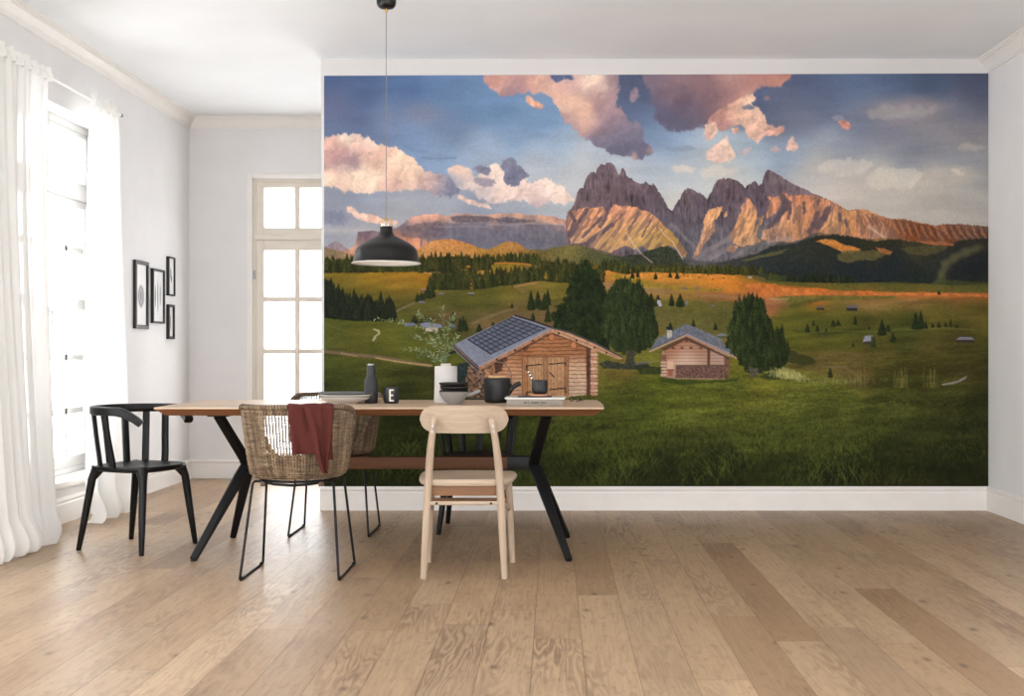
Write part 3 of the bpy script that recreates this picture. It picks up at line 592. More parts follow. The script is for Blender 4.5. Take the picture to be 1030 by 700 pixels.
    G = [(340,277,(108,96,34)),(380,275,(130,108,34)),(410,276,(140,112,36)),(430,280,(132,104,34)),(345,284,(92,86,34)),(380,286,(104,90,34)),(340,290,(60,66,32)),(400,284,(124,100,36)),(380,296,(68,74,34)),(410,292,(84,82,36)),(400,305,(62,68,32)),
         (450,300,(74,80,38)),(480,295,(84,88,36)),(510,292,(92,92,38)),(540,290,(104,98,46)),(565,290,(92,92,38)),(460,312,(56,66,30)),(490,304,(60,70,32)),(440,308,(64,72,34)),(500,312,(70,72,40)),(430,314,(70,74,36)),(450,317,(92,76,56),(9,4)),(530,306,(74,76,42)),(490,325,(96,84,58)),(520,318,(92,80,56)),(545,314,(92,80,56)),(470,330,(70,72,40)),(565,300,(80,84,40)),
         (335,328,(70,82,34)),(370,330,(74,82,34)),(400,330,(72,82,34)),(340,340,(60,68,32)),(430,340,(70,80,34)),(350,347,(76,84,34)),(400,350,(74,84,34)),(450,350,(72,82,34)),(340,362,(60,70,30)),(380,368,(64,72,32)),(350,380,(50,60,28)),(430,385,(52,60,28)),(400,392,(46,54,26)),(340,395,(42,50,25)),(380,380,(60,68,30)),
         (612,275,(186,128,52)),(640,272,(186,128,60)),(625,280,(124,112,40)),(650,283,(150,124,44)),(670,277,(190,132,58)),(690,282,(196,134,62)),(700,276,(176,128,56)),(730,277,(180,122,56)),(660,290,(120,106,44)),(690,290,(140,122,44)),(720,286,(186,124,46)),(740,290,(176,120,38)),(755,281,(110,104,40)),(615,287,(126,104,76),(14,3)),(660,292,(120,102,80),(15,3)),
         (740,300,(128,92,66),(24,3)),(715,296,(134,104,70),(20,2.5)),(690,297,(104,98,52)),(790,290,(206,112,46),(24,4)),(770,293,(202,112,44)),(820,293,(196,108,46)),(860,295,(176,102,50),(24,3)),(910,296,(160,98,52),(30,2.5)),(970,298,(148,90,50),(24,2.5)),(800,286,(86,92,44),(18,3)),(850,288,(68,78,38)),(900,289,(62,72,36)),(960,291,(96,76,52)),(985,290,(60,66,36)),
         (590,300,(90,90,46)),(610,295,(100,96,56)),(680,300,(92,92,48)),(700,305,(84,88,42)),(720,302,(92,92,50)),(660,315,(90,88,50)),(690,312,(92,92,46)),(720,312,(84,80,44)),(670,320,(106,92,66),(14,5)),(700,318,(98,98,42)),(705,326,(108,94,68),(10,6)),(715,332,(104,92,62)),(730,320,(74,74,44)),(735,330,(66,68,40)),(680,325,(92,88,44)),
         (775,305,(120,90,66),(9,5)),(780,300,(150,124,92),(10,2)),(760,300,(120,96,66)),(800,302,(86,88,40)),(840,300,(96,94,44)),(800,315,(72,82,34)),(850,320,(84,90,38)),(820,322,(80,88,36)),(830,331,(56,66,32)),(790,335,(76,84,34)),(880,304,(116,102,62),(22,4)),(905,302,(124,106,66),(20,4)),(940,305,(88,88,44)),(970,305,(92,88,42)),(900,315,(82,86,38)),(950,315,(84,86,40)),(985,315,(80,80,38)),
         (860,330,(58,66,32)),(910,328,(50,60,30)),(960,335,(66,68,34)),(880,345,(72,78,36)),(850,345,(78,86,36)),(920,340,(60,68,32)),(930,350,(74,74,38)),(975,350,(60,64,30)),(820,350,(76,84,36)),(840,358,(92,86,50),(20,2)),(880,360,(72,74,34)),(930,368,(56,60,28)),(970,370,(60,62,30)),(830,366,(84,80,44),(14,3)),(860,375,(80,76,44)),(990,380,(48,50,26)),(900,382,(54,60,28)),
         (610,360,(88,98,40)),(650,360,(86,94,38)),(620,372,(98,84,46)),(655,345,(84,90,42)),(740,340,(96,104,36)),(740,365,(98,106,40)),(770,380,(96,104,40)),(620,385,(72,84,34)),(660,390,(78,92,34)),(700,395,(84,96,38)),(740,385,(74,86,34)),(760,395,(84,94,38)),(800,395,(86,98,42)),(850,398,(80,92,40)),(900,400,(64,74,34)),(950,400,(58,64,30)),(990,405,(44,50,26)),
         (340,430,(44,54,24)),(400,430,(40,50,23)),(450,430,(44,54,24)),(520,430,(54,66,28)),(600,415,(72,84,36)),(600,440,(60,72,30)),(650,420,(70,84,34)),(700,420,(74,86,36)),(760,425,(72,84,36)),(820,425,(66,78,34)),(880,425,(58,68,30)),(940,425,(48,56,26)),(985,430,(40,46,24)),(700,445,(56,66,30)),(640,450,(56,66,28)),(780,445,(62,74,32)),(840,450,(56,66,30)),(900,450,(46,54,26)),(960,455,(36,42,22)),
         (340,470,(34,42,19)),(400,475,(33,40,18)),(470,475,(36,44,20)),(540,470,(46,56,24)),(600,475,(44,54,24)),(660,475,(36,42,22)),(720,478,(32,38,19)),(780,475,(40,48,23)),(840,478,(36,44,22)),(900,478,(38,43,21)),(960,480,(36,40,20))]
    g = field(G, 9)*C((1.16, 1.04, .98))
    und = fbm(X*.025, Y*.16+X*.01, 41, 5, .6)-.5
    fine = fbm(X*.5, Y*.9, 43, 4, .7)-.5
    far = np.clip((390-Y)/60, 0, 1)
    comp(A_, gm, g*(1+(.42+.25*(1-far))*und*1.1+(.26+.34*(1-far))*fine)[..., None])
    P([(762,281),(800,284),(840,285),(900,286),(994,288),(994,295),(900,294),(840,292),(800,288),(770,285)], (82,86,40), 1, .2, 36, .2, alpha=.75)
    P([(650,301),(700,303),(745,304),(742,322),(735,336),(700,338),(672,334),(655,322)], (84,88,42), 3, .15, 37, .25, alpha=.6)
    P([(742,283),(760,285),(785,288.5),(810,291),(840,293.5),(880,295),(930,295),(994,296),(994,299.5),(940,298),(900,297.5),(840,297),(812,297),(795,298.5),(778,299),(760,298),(752,292)], (188,110,56), 1.2, .25, 31, .3, .25, .85)
    P([(778,299),(812,297),(845,297.5),(900,298),(900,301),(845,302),(810,304),(790,304)], (98,98,46), 1, .2, 32, .2, alpha=.8)
    P([(606,271),(640,271.5),(690,275),(735,277),(750,281),(720,280),(690,281),(660,283),(640,279),(620,274)], (196,128,56), 1.2, .2, 33, .3, .4, .7)
    P([(612,276),(640,280),(660,286),(690,289),(730,291),(720,293),(680,292),(650,288),(625,283)], (136,122,42), 1.5, .2, 34, .25, .4, .7)
    def band(pts, w, col, a, soft=1.): line(pts, w, col, a, soft, 1)
    band([(326,353),(344,355),(367,357.5),(382,359),(397,361.5),(412,364.5),(432,367.5)], 3.2, (116,92,78), .85, 1.6)
    band([(378,359.5),(397,363),(412,365),(434,367.5)], 1.3, (190,160,104), .8)
    band([(344,355),(360,358)], 1, (186,156,116), .6)
    band([(377,331),(381,332.5),(381,335),(377,339),(375,342)], 1.8, (168,162,128), .9)
    band([(398,313),(406,309),(416,304.5)], 1.6, (118,98,84), .8)
    band([(518,288),(528,286),(540,284)], 1.8, (160,116,72), .8); band([(564,283),(573,282)], 1.6, (170,124,90), .8)
    band([(519,288),(527,293)], 4, (128,104,68), .5, 3)
    band([(475,325),(495,317),(520,309)], 2.5, (128,108,78), .6, 2)
    band([(326,300),(360,290)], 2, (60,64,30), .0)
    band([(330,326),(350,333),(370,338)], 1.5, (104,90,50), .5, 1.5)
    band([(603,286),(618,288),(650,291),(668,293)], 2.2, (134,112,92), .6, 1.5)
    band([(700,296),(725,298),(748,300)], 2.2, (150,112,84), .7, 1.5)
    band([(775,301),(792,301)], 1.6, (172,146,116), .7)
    band([(795,308),(815,304),(830,300)], 3, (64,70,36), .5, 3)
    band([(865,308),(880,310),(895,312)], 1.6, (126,110,76), .6, 1.5)
    band([(948,387),(958,385.5),(966,383),(972,379)], 1.7, (146,142,146), .9); band([(972,379),(974,370),(973,364)], 1.8, (70,66,48), .7)
    band([(830,368),(850,370),(860,376),(866,382)], 2, (116,100,76), .6, 1.5)
    band([(612,371),(640,366),(663,363)], 1.2, (150,128,88), .6)
    band([(800,333),(830,336),(870,331)], 2.5, (52,60,30), .6, 2.5); band([(900,331),(940,330),(980,332)], 2, (120,122,60), .35, 1.5)
    band([(780,340),(830,333),(880,334),(940,331)], 1.2, (108,112,52), .5, 1)
    P([(793,352),(812,358),(822,364),(806,368),(790,364)], (44,52,28), 2, .2, 3, alpha=.7)
    # ---- trees
    def conifer(x, y, h, w, c=(34,42,28), hi=(60,72,34), seed=0, a=1., shape=1.):
        b = box(x-w*.6-1, y-h-1, x+w*.6+1, y+1)
        if b[0].start >= b[0].stop or b[1].start >= b[1].stop: return
        xx = X[b]-x; t = (y-Y[b])/h
        n = fbm(X[b]*.9+seed, Y[b]*.9, 200+seed % 7, 2)
        half = w/2*np.clip((1-t), 0, 1)**(.75*shape)*(.72+.6*n)*np.clip(t/.06+.35, 0, 1)
        m = np.clip((half-abs(xx))*S*.9+.5, 0, 1)*(t > -.02)*(t < 1)
        k = np.clip(.5-xx/w*.6+(fbm(X[b]*1.3+seed*3, Y[b]*.9, 211, 2)-.5)*1.6, 0, 1)[..., None]
        comp(b, m*a, C(c)*(1-k)+C(hi)*k)
    def forest(poly_top, poly_bot, n, h, w, c, hi, seed, base=None, warm=None):
        r = random.Random(seed)
        xs_, ts = zip(*poly_top); xb, bs = zip(*poly_bot)
        if base is not None:
            mt, _ = below([(a, q+h*.45) for a, q in poly_top], 1, .5, seed, 1.2); mb, _ = below(poly_bot, .8, .4, seed+1, 1)
            m = mt*(1-mb)*(X >= xs_[0])*(X <= xs_[-1])
            kk = 1+.7*(fbm(X*.7, Y*.35, seed+2, 3)-.5)
            comp(A_, m, C(base)*kk[..., None])
        it = []
        for _ in range(n):
            x = r.uniform(xs_[0], xs_[-1]); t = np.interp(x, xs_, ts); b_ = np.interp(x, xb, bs)
            if b_-t < h*.5: continue
            it.append((t+h*.85+r.random()*max(.1, b_-t-h*.85), x))
        for y, x in sorted(it):
            v = r.uniform(.75, 1.25); hh = h*r.uniform(.75, 1.2)
            cc = hi if not warm or r.random() > .12 else warm
            conifer(x, y, hh, w*r.uniform(.8, 1.2), [q*v for q in c], [q*v for q in cc], r.randrange(99))
    dkc, dkh = (36,40,24), (66,68,30)
    forest([(326,259),(350,256),(375,261),(420,262)], [(326,274),(420,273)], 170, 10, 4.2, dkc, dkh, 1, (36,38,24))
    forest([(420,258),(435,254),(450,252),(470,254),(500,256),(520,256)], [(420,274),(440,273),(450,275),(520,268)], 170, 11, 4.6, dkc, (68,66,30), 2, (38,40,24))
    forest([(505,256),(525,255),(545,258),(570,260),(590,262),(608,263)], [(505,264),(540,266),(560,284),(608,284)], 160, 10, 4.6, dkc, (74,76,34), 3, (40,44,26), (130,100,34))
    P([(495,266),(500,264),(515,264),(533,265),(534,267),(520,268),(512,271),(500,274),(494,272)], (128,106,38), .8, .4, 3, .3)
    band([(498,264.5),(508,264),(525,265),(534,266)], 1.4, (186,116,48), .9)
    for x, y in ((471,268),(492,274),(453,274),(465,271)): P([(x-3,y),(x,y-1.5),(x+4,y),(x,y+1.5)], (150,106,36), .8, .5, 4)
    forest([(432,276),(450,270),(470,267),(490,272),(520,268),(545,266),(575,268)], [(432,291),(450,291.5),(480,291),(500,288),(515,286.5),(530,284),(545,282),(560,284),(575,281)], 330, 11, 5, dkc, (66,68,30), 4, (38,42,26), (110,84,30))
    conifer(549,280,8,4,(110,84,30),(150,116,40)); conifer(571,283,5,3)
    forest([(606,263),(615,262),(632,265)], [(606,270),(620,274),(632,276)], 45, 11, 5, dkc, (78,78,36), 5, (42,44,26))
    forest([(628,268),(650,266.5),(700,268),(745,267),(760,267)], [(628,271),(650,273),(700,275),(760,277.5)], 170, 8.5, 4, (40,44,24), (88,82,34), 6, (42,44,26))
    forest([(770,272),(790,276),(830,275),(860,276)], [(770,282),(800,284),(860,285)], 60, 7, 4, (28,34,28), (46,52,30), 7, (30,36,28))
    conifer(765,275,8,5,(50,54,24),(96,92,36)); conifer(780,283,10,6,(46,50,26),(74,76,32)); conifer(775,282,9,6,(46,50,26),(84,82,32))
    P([(752,279),(770,275),(792,278),(790,284),(765,284)], (72,80,44), 1, .3, 8, alpha=.5)
    fl = [(326,279),(330,280),(333,283),(338,289),(345,289),(350,296),(356,291),(362,300),(370,298),(378,302),(384,296),(387,303),(391,299),(398,312)]
    forest(fl, [(326,319),(345,321.5),(385,323),(398,318)], 260, 15, 6, (24,28,22), (38,42,28), 9, (24,29,22))
    conifer(383,312,20,8,(25,30,22),(40,46,28),5); conifer(391,318,19,7,(25,30,22),(40,46,28),6); conifer(356,312,22,9,(24,28,22),(38,44,28),7); conifer(333,300,22,9,(24,28,22),(36,42,28),8); conifer(345,309,20,8,(24,28,22),(36,42,28),2)
    for x, y, h, w in ((430,300,13,11),(435,299,11,8),(420,303,9,6),(424,302,9,7),(426,326,9,9),(417,325,8,9),(432,326,7,6),(455,325,10,6),(463,333,14,8),(468,333,12,8),(466,332,15,7),(456,318,5,5),(482,334,9,7),(496,329,6,5),(515,310,6,4),(536,322,8,5),(551,324,15,8),(534,312,20,9),(541,310,18,9),(548,311,17,9),(551,307,17,7),(545,312,10,7),
                       (636,280,8,5),(641.5,279,9,4.5),(659.5,281,7,5),(674,279.5,6,5),(681,280.5,7,5),(655,309,15,9),(661,308,11,7),(662,303,7,5),(675.5,308,13,6),(684,309,14,9),(674,333,9,7),(697.5,329,8,4.5),(719.5,332,8,5),
                       (812,334.5,9,6),(818,328,6,4),(822,334,8,4.5),(831,334,4,3),(838,329,7,6),(843,328,6,6),(860,326.5,9,5),(874,332,4,3),(887,338,17,10),(893,334,8,6),(898,345,11,7),(921,332,18,9),(926,331.5,19,8),(931,331,8,5),(938,330,5,5),(944,330,6,5),(951,329,5,4),(956,329,8,3),(962,330,4,4),(944.5,297,5,4),(835,380,10,6),(858,349,4,3)):
        conifer(x, y, h, w, (28,34,23), (48,56,28), int(x))
    for x, y in ((692,278),(703,279),(717,281),(722,275),(728,280),(688,276),(712,277),(719,292)): P([(x-.9,y),(x,y-1.2),(x+1,y),(x,y+.8)], (54,50,34))
    def hut(x0, x1, y0, y1, rc=(104,106,118), wc=(92,72,62)):
        P([(x0,(y0+y1)/2),(x0+(x1-x0)*.2,y0),(x1-(x1-x0)*.15,y0),(x1,(y0+y1)/2)], rc); P([(x0+.5,(y0+y1)/2),(x1-.5,(y0+y1)/2),(x1-.5,y1),(x0+.5,y1)], wc)
    hut(420,428,302.5,305.5); hut(440.5,447,294,296.5); hut(470,477.5,294,297,(120,118,126),(76,62,56)); hut(423,429,290,292.5,(150,104,98),(80,66,60)); hut(821,829.5,308,312,(96,86,84),(54,46,40)); hut(851,863,307,313,(100,92,96),(52,44,42)); hut(686,692,289,291.5,(118,98,112),(120,90,80)); hut(699,704,289,291.5,(112,98,124),(120,90,80)); hut(715,719.5,307,309.5); hut(689,692,303,307.5,(116,116,124),(100,100,104)); hut(692,712,338.5,341,(110,112,120),(70,60,50)); hut(752,757,277.5,280,(120,110,110),(180,160,140)); hut(721,731,335.8,340,(112,116,124),(76,84,60))
    hut(961,980,339.5,345,(120,120,132),(56,46,40)); P([(867.5,344),(870,338),(878,337.5),(876,343.5)], (140,144,156)); P([(868,344),(876,343.5),(876,347),(868,346)], (60,54,48)); P([(876,338),(881,342),(880,347),(876,347)], (74,56,44)); conifer(878.5,350,12,6)
    P([(661,301.5),(664,302),(666,307.5),(663,308.5),(661,305)], (168,160,168)); P([(422,325.5),(428,323.5),(444,326),(445,329.5),(425,329)], (118,120,140)); P([(428,329.5),(440.5,329.5),(440.5,333),(428,333)], (176,160,146)); P([(405,325),(416,324),(420,327),(408,328)], (98,104,120)); P([(452,326),(458,326),(458,329),(452,329)], (90,100,110))
    # ---- log cabins and big trees
    def bigtree(pts, seed, c=(30,37,25), hi=(66,78,40), mid=(44,54,30), dirx=0.):
        b, m = poly(pts, 2.6, .28, seed); x = X[b]; y = Y[b]
        n = fbm(x*.25, y*.18, seed, 4, .6); f = fbm(x*1.0+y*.4*dirx, y*.55-abs(x*.2)*dirx, seed+3, 3, .7); f2 = fbm(x*1.3, y*.8, seed+8, 2)
        k = np.clip((n-.42)*2.2+(f-.5)*1.8, 0, 1)[..., None]; k2 = np.clip((f2-.5)*3+(f-.52)*3+(n-.5), 0, 1)[..., None]
        col = C(c)*(1-k)+C(mid)*k; col = col*(1-k2*.55)+C(hi)*k2*.55
        comp(b, m, col)
        r = random.Random(seed); ys_ = [p[1] for p in pts]; xs2 = [p[0] for p in pts]; it = []
        while len(it) < (max(xs2)-min(xs2))*(max(ys_)-min(ys_))/16:
            px, py = r.uniform(min(xs2)-1, max(xs2)+1), r.uniform(min(ys_)+3, max(ys_))
            if inside(pts, np.array([[px]]), np.array([[py-1.5]]))[0, 0]: it.append((py, px))
        for py, px in sorted(it):
            v = r.uniform(.7, 1.3); w = r.uniform(2.6, 5); h = r.uniform(5, 12)*(1.1 if not dirx else .75)
            side = np.clip((px-min(xs2))/(max(xs2)-min(xs2)), 0, 1)
            conifer(px, py+2, h, w*(1 if not dirx else 1.5), [q*v*.92 for q in c], [q*v*(.95-.2*side) for q in hi], r.randrange(99), .8, .8)
    bigtree([(590,262),(586,266),(582,270),(579,276),(573,282),(575,286),(570,292),(574,296),(566,300),(569,305),(558,307),(562,312),(553,316),(558,321),(556,330),(570,340),(590,348),(612,352),(612,300),(606,285),(602,278),(599,272),(594,268)], 301, (26,33,22), (54,66,32), (38,46,27), 1.)
    bigtree([(627,280),(621,282),(616,287),(612,293),(609,298),(609,306),(604,312),(606,320),(604,330),(609,338),(612,346),(622,354),(632,356),(642,354),(650,350),(658,345),(661,336),(661,326),(658,316),(657,308),(652,304),(650,297),(646,289),(642,285),(637,286),(633,282)], 311, (32,39,26), (72,84,42), (46,57,31), 0)
    P([(630,352),(639,352),(638,362),(640,369),(627,369),(630,362)], (66,62,50), .8, .5, 9, .4, .9)
    P([(603,366),(610,362),(628,366),(640,366),(652,365),(654,369),(640,372),(620,371),(606,370)], (56,58,48), 1, .4, 6, .4); band([(640,366),(652,364)], 2, (96,98,104), .8)
    # cabin 1
    wl = [(552,333),(562,334),(601,351),(601,394),(597,396),(580,398),(560,402),(484,402),(484,368),(510,357)]
    b, m = poly(wl); x = X[b]; y = Y[b]
    ph = (y+(x-555)*.012-333)/3.95
    lg = np.abs(np.sin(ph*np.pi+.25*(fbm(x*.12, y*.1, 71, 2)-.5)*4)); shade = np.clip(lg*1.6, .0, 1)
    wc = field([(520,352,(150,92,54)),(560,345,(160,100,60)),(580,352,(156,98,60)),(510,368,(196,134,92)),(515,385,(190,140,108)),(580,372,(206,160,124)),(585,388,(196,158,130)),(548,356,(170,108,66)),(497,372,(170,112,78)),(496,390,(176,128,98))], 8)[b]
    wc = wc*.84+wc.mean(-1, keepdims=True)*.16; wc = wc*(.62+.42*shade[..., None])*(1+.35*(fbm(x*.35, y*1.2, 72, 3)-.5))[..., None]
    comp(b, m, wc)
    P([(530,359.5),(569,359.5),(569,398),(530,400)], (176,134,98), noise=.15)
    for q in range(12): line([(532+q*3.2, 361), (532+q*3.2, 398)], .6, (120,84,60), .45, .7)
    for x0, x1, c in ((525.5,530.5,(160,112,78)),(568.5,571.8,(150,108,78)),(547,550,(150,112,82))): P([(x0,358),(x1,358),(x1,399),(x0,399)], c, noise=.15)
    for x0 in (525.3, 530.6, 546.6, 550.4, 568.3, 572): line([(x0,359),(x0,398)], .7, (92,62,46), .7, .6)
    line([(526,358.8),(572,358.8)], 1.2, (120,78,50), .8)
    for pts in ([(529.5,371),(529.7,367.8),(545.5,366.3)], [(552,366.2),(568.6,364.8),(569,367.5)], [(553,391.8),(568.6,390.2),(569,395)], [(553,374.5),(557.5,379)], [(529.5,397),(530,394.5),(534,394)]): line(pts, 1.1, (34,28,26), .95, .5)
    P([(589.5,346),(595,348),(594,398),(590,398)], (86,56,44), .6, .5, 5, .3)
    for q in range(13):
        yy = 353+q*3.6
        P([(594,yy-1.5),(600,yy-1.4),(602,yy+.2),(600,yy+1.6),(594,yy+1.6)], (206,166,140) if q % 2 else (180,134,106), .3, .5, q, .15)
        line([(594,yy+1.9),(601,yy+1.9)], .8, (90,60,48), .7)
    P([(497,362),(502,358),(508,358),(505,372),(498,376)], (64,44,36), 1.4, .4, 7, .3, alpha=.85)
    P([(484,368),(497,366),(497,402),(484,402)], (150,108,82), .5, .5, 7, .5, .5)
    P([(556,336),(572,342),(594,352),(594,349),(574,340),(556,333)], (70,46,34), .3, alpha=.8)
    P([(552,336),(530,348),(505,360),(500,364),(506,358),(530,345),(552,333)], (70,46,34), .5, alpha=.8)
    for cx, cy, rr in ((555,339,3.4),(577,347,3.4),(528,349.5,3),(508,361,2.6)):
        c8 = [(cx+rr*math.cos(a*.785), cy+rr*math.sin(a*.785)) for a in range(8)]
        P(c8, (186,120,84) if cx > 540 else (96,62,46), noise=.2); line(c8+c8[:1], .7, (96,58,42), .6)
    P([(459,366),(471,364),(474,370),(472,386),(460,386)], (44,54,52), 1, .3, 8, .4); P([(447,354.5),(458,352),(459,355),(449,357)], (40,38,34))
    P([(471,368),(482,366),(488,372),(487,400),(472,400),(469,384)], (108,84,68), 1.5, .35, 12, .9, .55)
    P([(517,317),(555.5,330),(482,369),(457,346)], (124,127,142), noise=.12, nf=.4)
    def lerp(a, b_, t): return (a[0]+(b_[0]-a[0])*t, a[1]+(b_[1]-a[1])*t)
    q0, q1, q2, q3 = (514.7,318.9), (548,330.3), (493.7,355.8), (471,341.2)
    P([q0,q1,q2,q3], (96,99,114), noise=.18, nf=.8)
    for i in range(6):
        t = i/5; line([lerp(q0,q1,t), lerp(q3,q2,t)], .9, (46,47,58), .9, .6)
    for i in range(12):
        t = i/11; line([lerp(q0,q3,t), lerp(q1,q2,t)], .8 if i not in (0, 11) else 1.3, (40,41,52), .9, .6)
    line([(518,317),(536,322.5),(554,328.8)], 1.6, (38,36,42), .95, .6)
    P([(555.3,329.5),(558,332),(484,371.5),(481,369)], (170,122,96), noise=.2)
    line([(555,330.2),(481.5,368.3)], .9, (150,154,166), .8); line([(557,334.5),(486,372)], .8, (60,42,36), .8)
    P([(457,346),(482,369),(481,373),(455,348.5)], (52,50,58)); line([(457.5,348),(481,370)], .9, (164,116,96), .9); line([(456,350),(480,372.5)], .9, (120,130,146), .8)
    P([(554,329.2),(570,333.5),(600,346),(624,358.5),(626,361),(621,361),(598,352),(572,341),(555,334)], (184,142,112), noise=.2)
    line([(554,329.4),(572,333.8),(600,345.8),(625,358.8)], 1.8, (74,70,74), .95, .6); line([(557,332.5),(572,338),(598,348.5),(620,359)], .8, (120,82,62), .7)
    for xx, yy in ((562,335),(580,342.3),(598,349.5),(610,354.8),(536,342.5),(518,352),(500,361.5)): P([(xx-.9,yy-.9),(xx+.9,yy-.9),(xx+.9,yy+.9),(xx-.9,yy+.9)], (54,40,36))
    # cabin 2
    P([(690,338),(733,358),(733,379),(730,381.5),(680,381),(665,379),(665,357),(668,350)], (168,134,116), noise=.15)
    b, m = poly([(690,338),(731,357),(731,368),(668,368),(668,350)]); x = X[b]; y = Y[b]
    comp(b, m, (field([(680,348,(150,104,80)),(700,348,(146,108,86)),(690,360,(190,160,142)),(722,362,(164,134,118))], 7)[b])*(.78+.3*np.clip(np.abs(np.sin((y-338)/3.2*np.pi))*1.8, 0, 1))[..., None])
    P([(679.5,367.5),(731,367.5),(731,381),(679.5,380)], (104,78,70), .3, .5, 7, .6, 1.2)
    line([(680,367.6),(731,367.6)], .9, (78,56,48), .8)
    P([(711.5,350),(714.5,351),(714,367.5),(711.5,367.5)], (92,62,50), noise=.2); P([(728,358),(733.5,360),(733,381),(729,381)], (110,78,66), .4, .5, 4, .4)
    for q in range(7): P([(664.5,357+q*3.2),(670,356.8+q*3.2),(670,359.2+q*3.2),(664.5,359.2+q*3.2)], (196,160,136) if q > 1 else (120,86,70), .3); line([(664.5,359.8+q*3.2),(670,359.8+q*3.2)], .8, (70,50,44), .8)
    P([(671,363),(677.5,363),(677.5,371.5),(671,371.5)], (206,168,142)); P([(671.5,372),(677,372),(676.5,378.5),(672,378.5)], (150,92,68)); line([(671,371.8),(678,371.8)], .8, (80,60,52))
    for cx, cy in ((677,350),(686,350),(695,350),(690.5,342.5),(705,350)): P([(cx-1.6,cy-1.2),(cx+1.6,cy-1.2),(cx+1.4,cy+1.4),(cx-1.4,cy+1.4)], (116,70,50))
    P([(665,351),(690,338.5),(733,359),(733,361),(690,342),(668,353)], (70,48,40), alpha=.75)
    P([(689.6,325.8),(690.5,337),(653.5,353),(660.5,341)], (104,108,120), noise=.2, nf=.6)
    P([(689.6,325.8),(700,329.4),(717.5,337.4),(725.6,341),(727.2,346),(735.5,351.2),(740.6,357),(740,360),(690.3,337)], (110,112,122), noise=.22, nf=.6)
    for t in (.2,.4,.6,.8): line([lerp((689.6,325.8),(660.5,341),t), lerp((690.5,337),(653.5,353),t)], .6, (72,74,86), .6); line([lerp((689.6,325.8),(690.3,337),t), lerp((727,343),(740,359),t)], .6, (72,74,84), .6)
    line([(690.4,337),(653.5,353.5)], 1.6, (190,150,128), .9, .6); line([(690.4,335.6),(653.5,352)], .8, (70,74,88), .9)
    line([(690.4,337.2),(740.2,360)], 1.7, (176,134,112), .95, .6); line([(690.4,335.6),(740.4,358.2)], .9, (150,156,170), .7)
    P([(670.8,331.5),(675.6,331.5),(676,338),(674,340),(671,340.5)], (176,170,152), noise=.2); P([(670,328.8),(676.6,328.8),(676,332),(670.5,332)], (40,42,44)); line([(672,332.5),(675,332.5)], .8, (150,150,150))
    P([(640,371),(650,368.5),(665,369),(665,376),(645,377)], (44,52,28), 1, .3, 4, .3, alpha=.8)
    P([(663,380),(690,383),(735,382),(745,379),(740,384),(690,387),(664,384)], (48,60,26), 1, .3, 4, .2, alpha=.7)
    bigtree([(756,295),(751,299),(746,304),(742,303),(738,310),(738,318),(736,326),(731,330),(734,338),(730,346),(735,354),(741,360),(746,368),(754,374),(762,376),(772,373),(782,371),(789,368),(792,360),(793,352),(790,342),(787,333),(784,330),(780,335),(777,328),(773,320),(770,312),(767,306),(763,300),(759,298)], 321, (30,37,24), (66,78,38), (43,53,29), 0)
    P([(753,368),(757,370),(763,370),(762,379),(755,379)], (84,80,68), .8, .5, 9, .4, .9)
    P([(764,378),(775,374),(790,377),(784,382),(770,382)], (48,56,34), 1, .3, 4, .3, alpha=.8)
    # tan tufts and tall stems
    r = random.Random(5)
    for i in range(260):
        x = r.gauss(795, 9); y = 377+(x-780)*.18+r.uniform(-3, 3); hh = r.uniform(3, 8)*max(.3, 1-abs(x-792)/40)
        v = r.uniform(.8, 1.25); line([(x, y), (x-hh*.25+r.uniform(-1, 1), y-hh)], .7, (150*v,146*v,92*v), .7, .6)
    for i in range(120):
        x = r.gauss(840, 22); y = 384+r.uniform(-2, 3); v = r.uniform(.8, 1.2); line([(x, y), (x+r.uniform(-1, 1), y-r.uniform(2, 5))], .6, (128*v,124*v,76*v), .45, .6)
    for i in range(46):
        x = r.choice((868, 905, 900, 908, 934, 937))+r.gauss(0, 3); y = 390; v = r.uniform(.8, 1.2); line([(x, y), (x+r.uniform(-1.5, 1.5), y-r.uniform(8, 22))], .6, (126*v,116*v,62*v), .5, .6)
    # ---- foreground grass: strokes
    for i in range(7000):
        y = 389+100*r.random()**.8; x = r.uniform(326, 994)
        t = (y-389)/100; L = 1.5+9*t*t*r.uniform(.5, 1.5); lean = r.uniform(-.9, .9)+.25*math.sin(x*.05)
        b_ = r.random(); clump = .5+.5*math.sin(x*.045+2*math.sin(y*.06+x*.013))
        if x < 606 and y < 420: continue
        if b_ < .45: col = (22+8*(1-t), 28+12*(1-t), 14)
        else:
            k = (.62+.5*clump)*(1-.15*t)*(1-.3*max(0, (x-860)/134)); col = (92*k, 104*k, 44*k)
        x2 = x+L*lean; y2 = y-L
        line([(x, y), (x+L*lean*.35, y-L*.6), (x2, y2)], .55+.3*t, col, (.62 if b_ > .45 else .5)*(.6+.4*t), .7)
    for i in range(900):
        x = r.uniform(326, 994); y = r.uniform(355, 440); 
        if (x < 606 and y < 400) or (655 < x < 745 and y < 383): continue
        line([(x, y), (x+r.uniform(3, 12), y+r.uniform(-.6, .6))], .8, (40,50,24), .3, .9)
    for cx, cy, rx, ry in ((705,455,55,9),(690,475,70,10),(870,460,50,9),(930,470,60,10),(600,428,30,4),(655,438,20,4),(900,405,40,3),(955,407,30,3)):
        b = box(cx-rx*2, cy-ry*2, cx+rx*2, cy+ry*2); d = np.exp(-1.2*(((X[b]-cx)/rx)**2+((Y[b]-cy)/ry)**2))*sm(.4, .6, fbm(X[b]*.3, Y[b]*.3, 66, 4))
        comp(b, d*.5, (24,30,16))
    # fine grain and overall contrast of the print
    d = 1+.10*(fbm(X*.9, Y*.9, 401, 2, .8)-.5)
    img *= d[..., None]
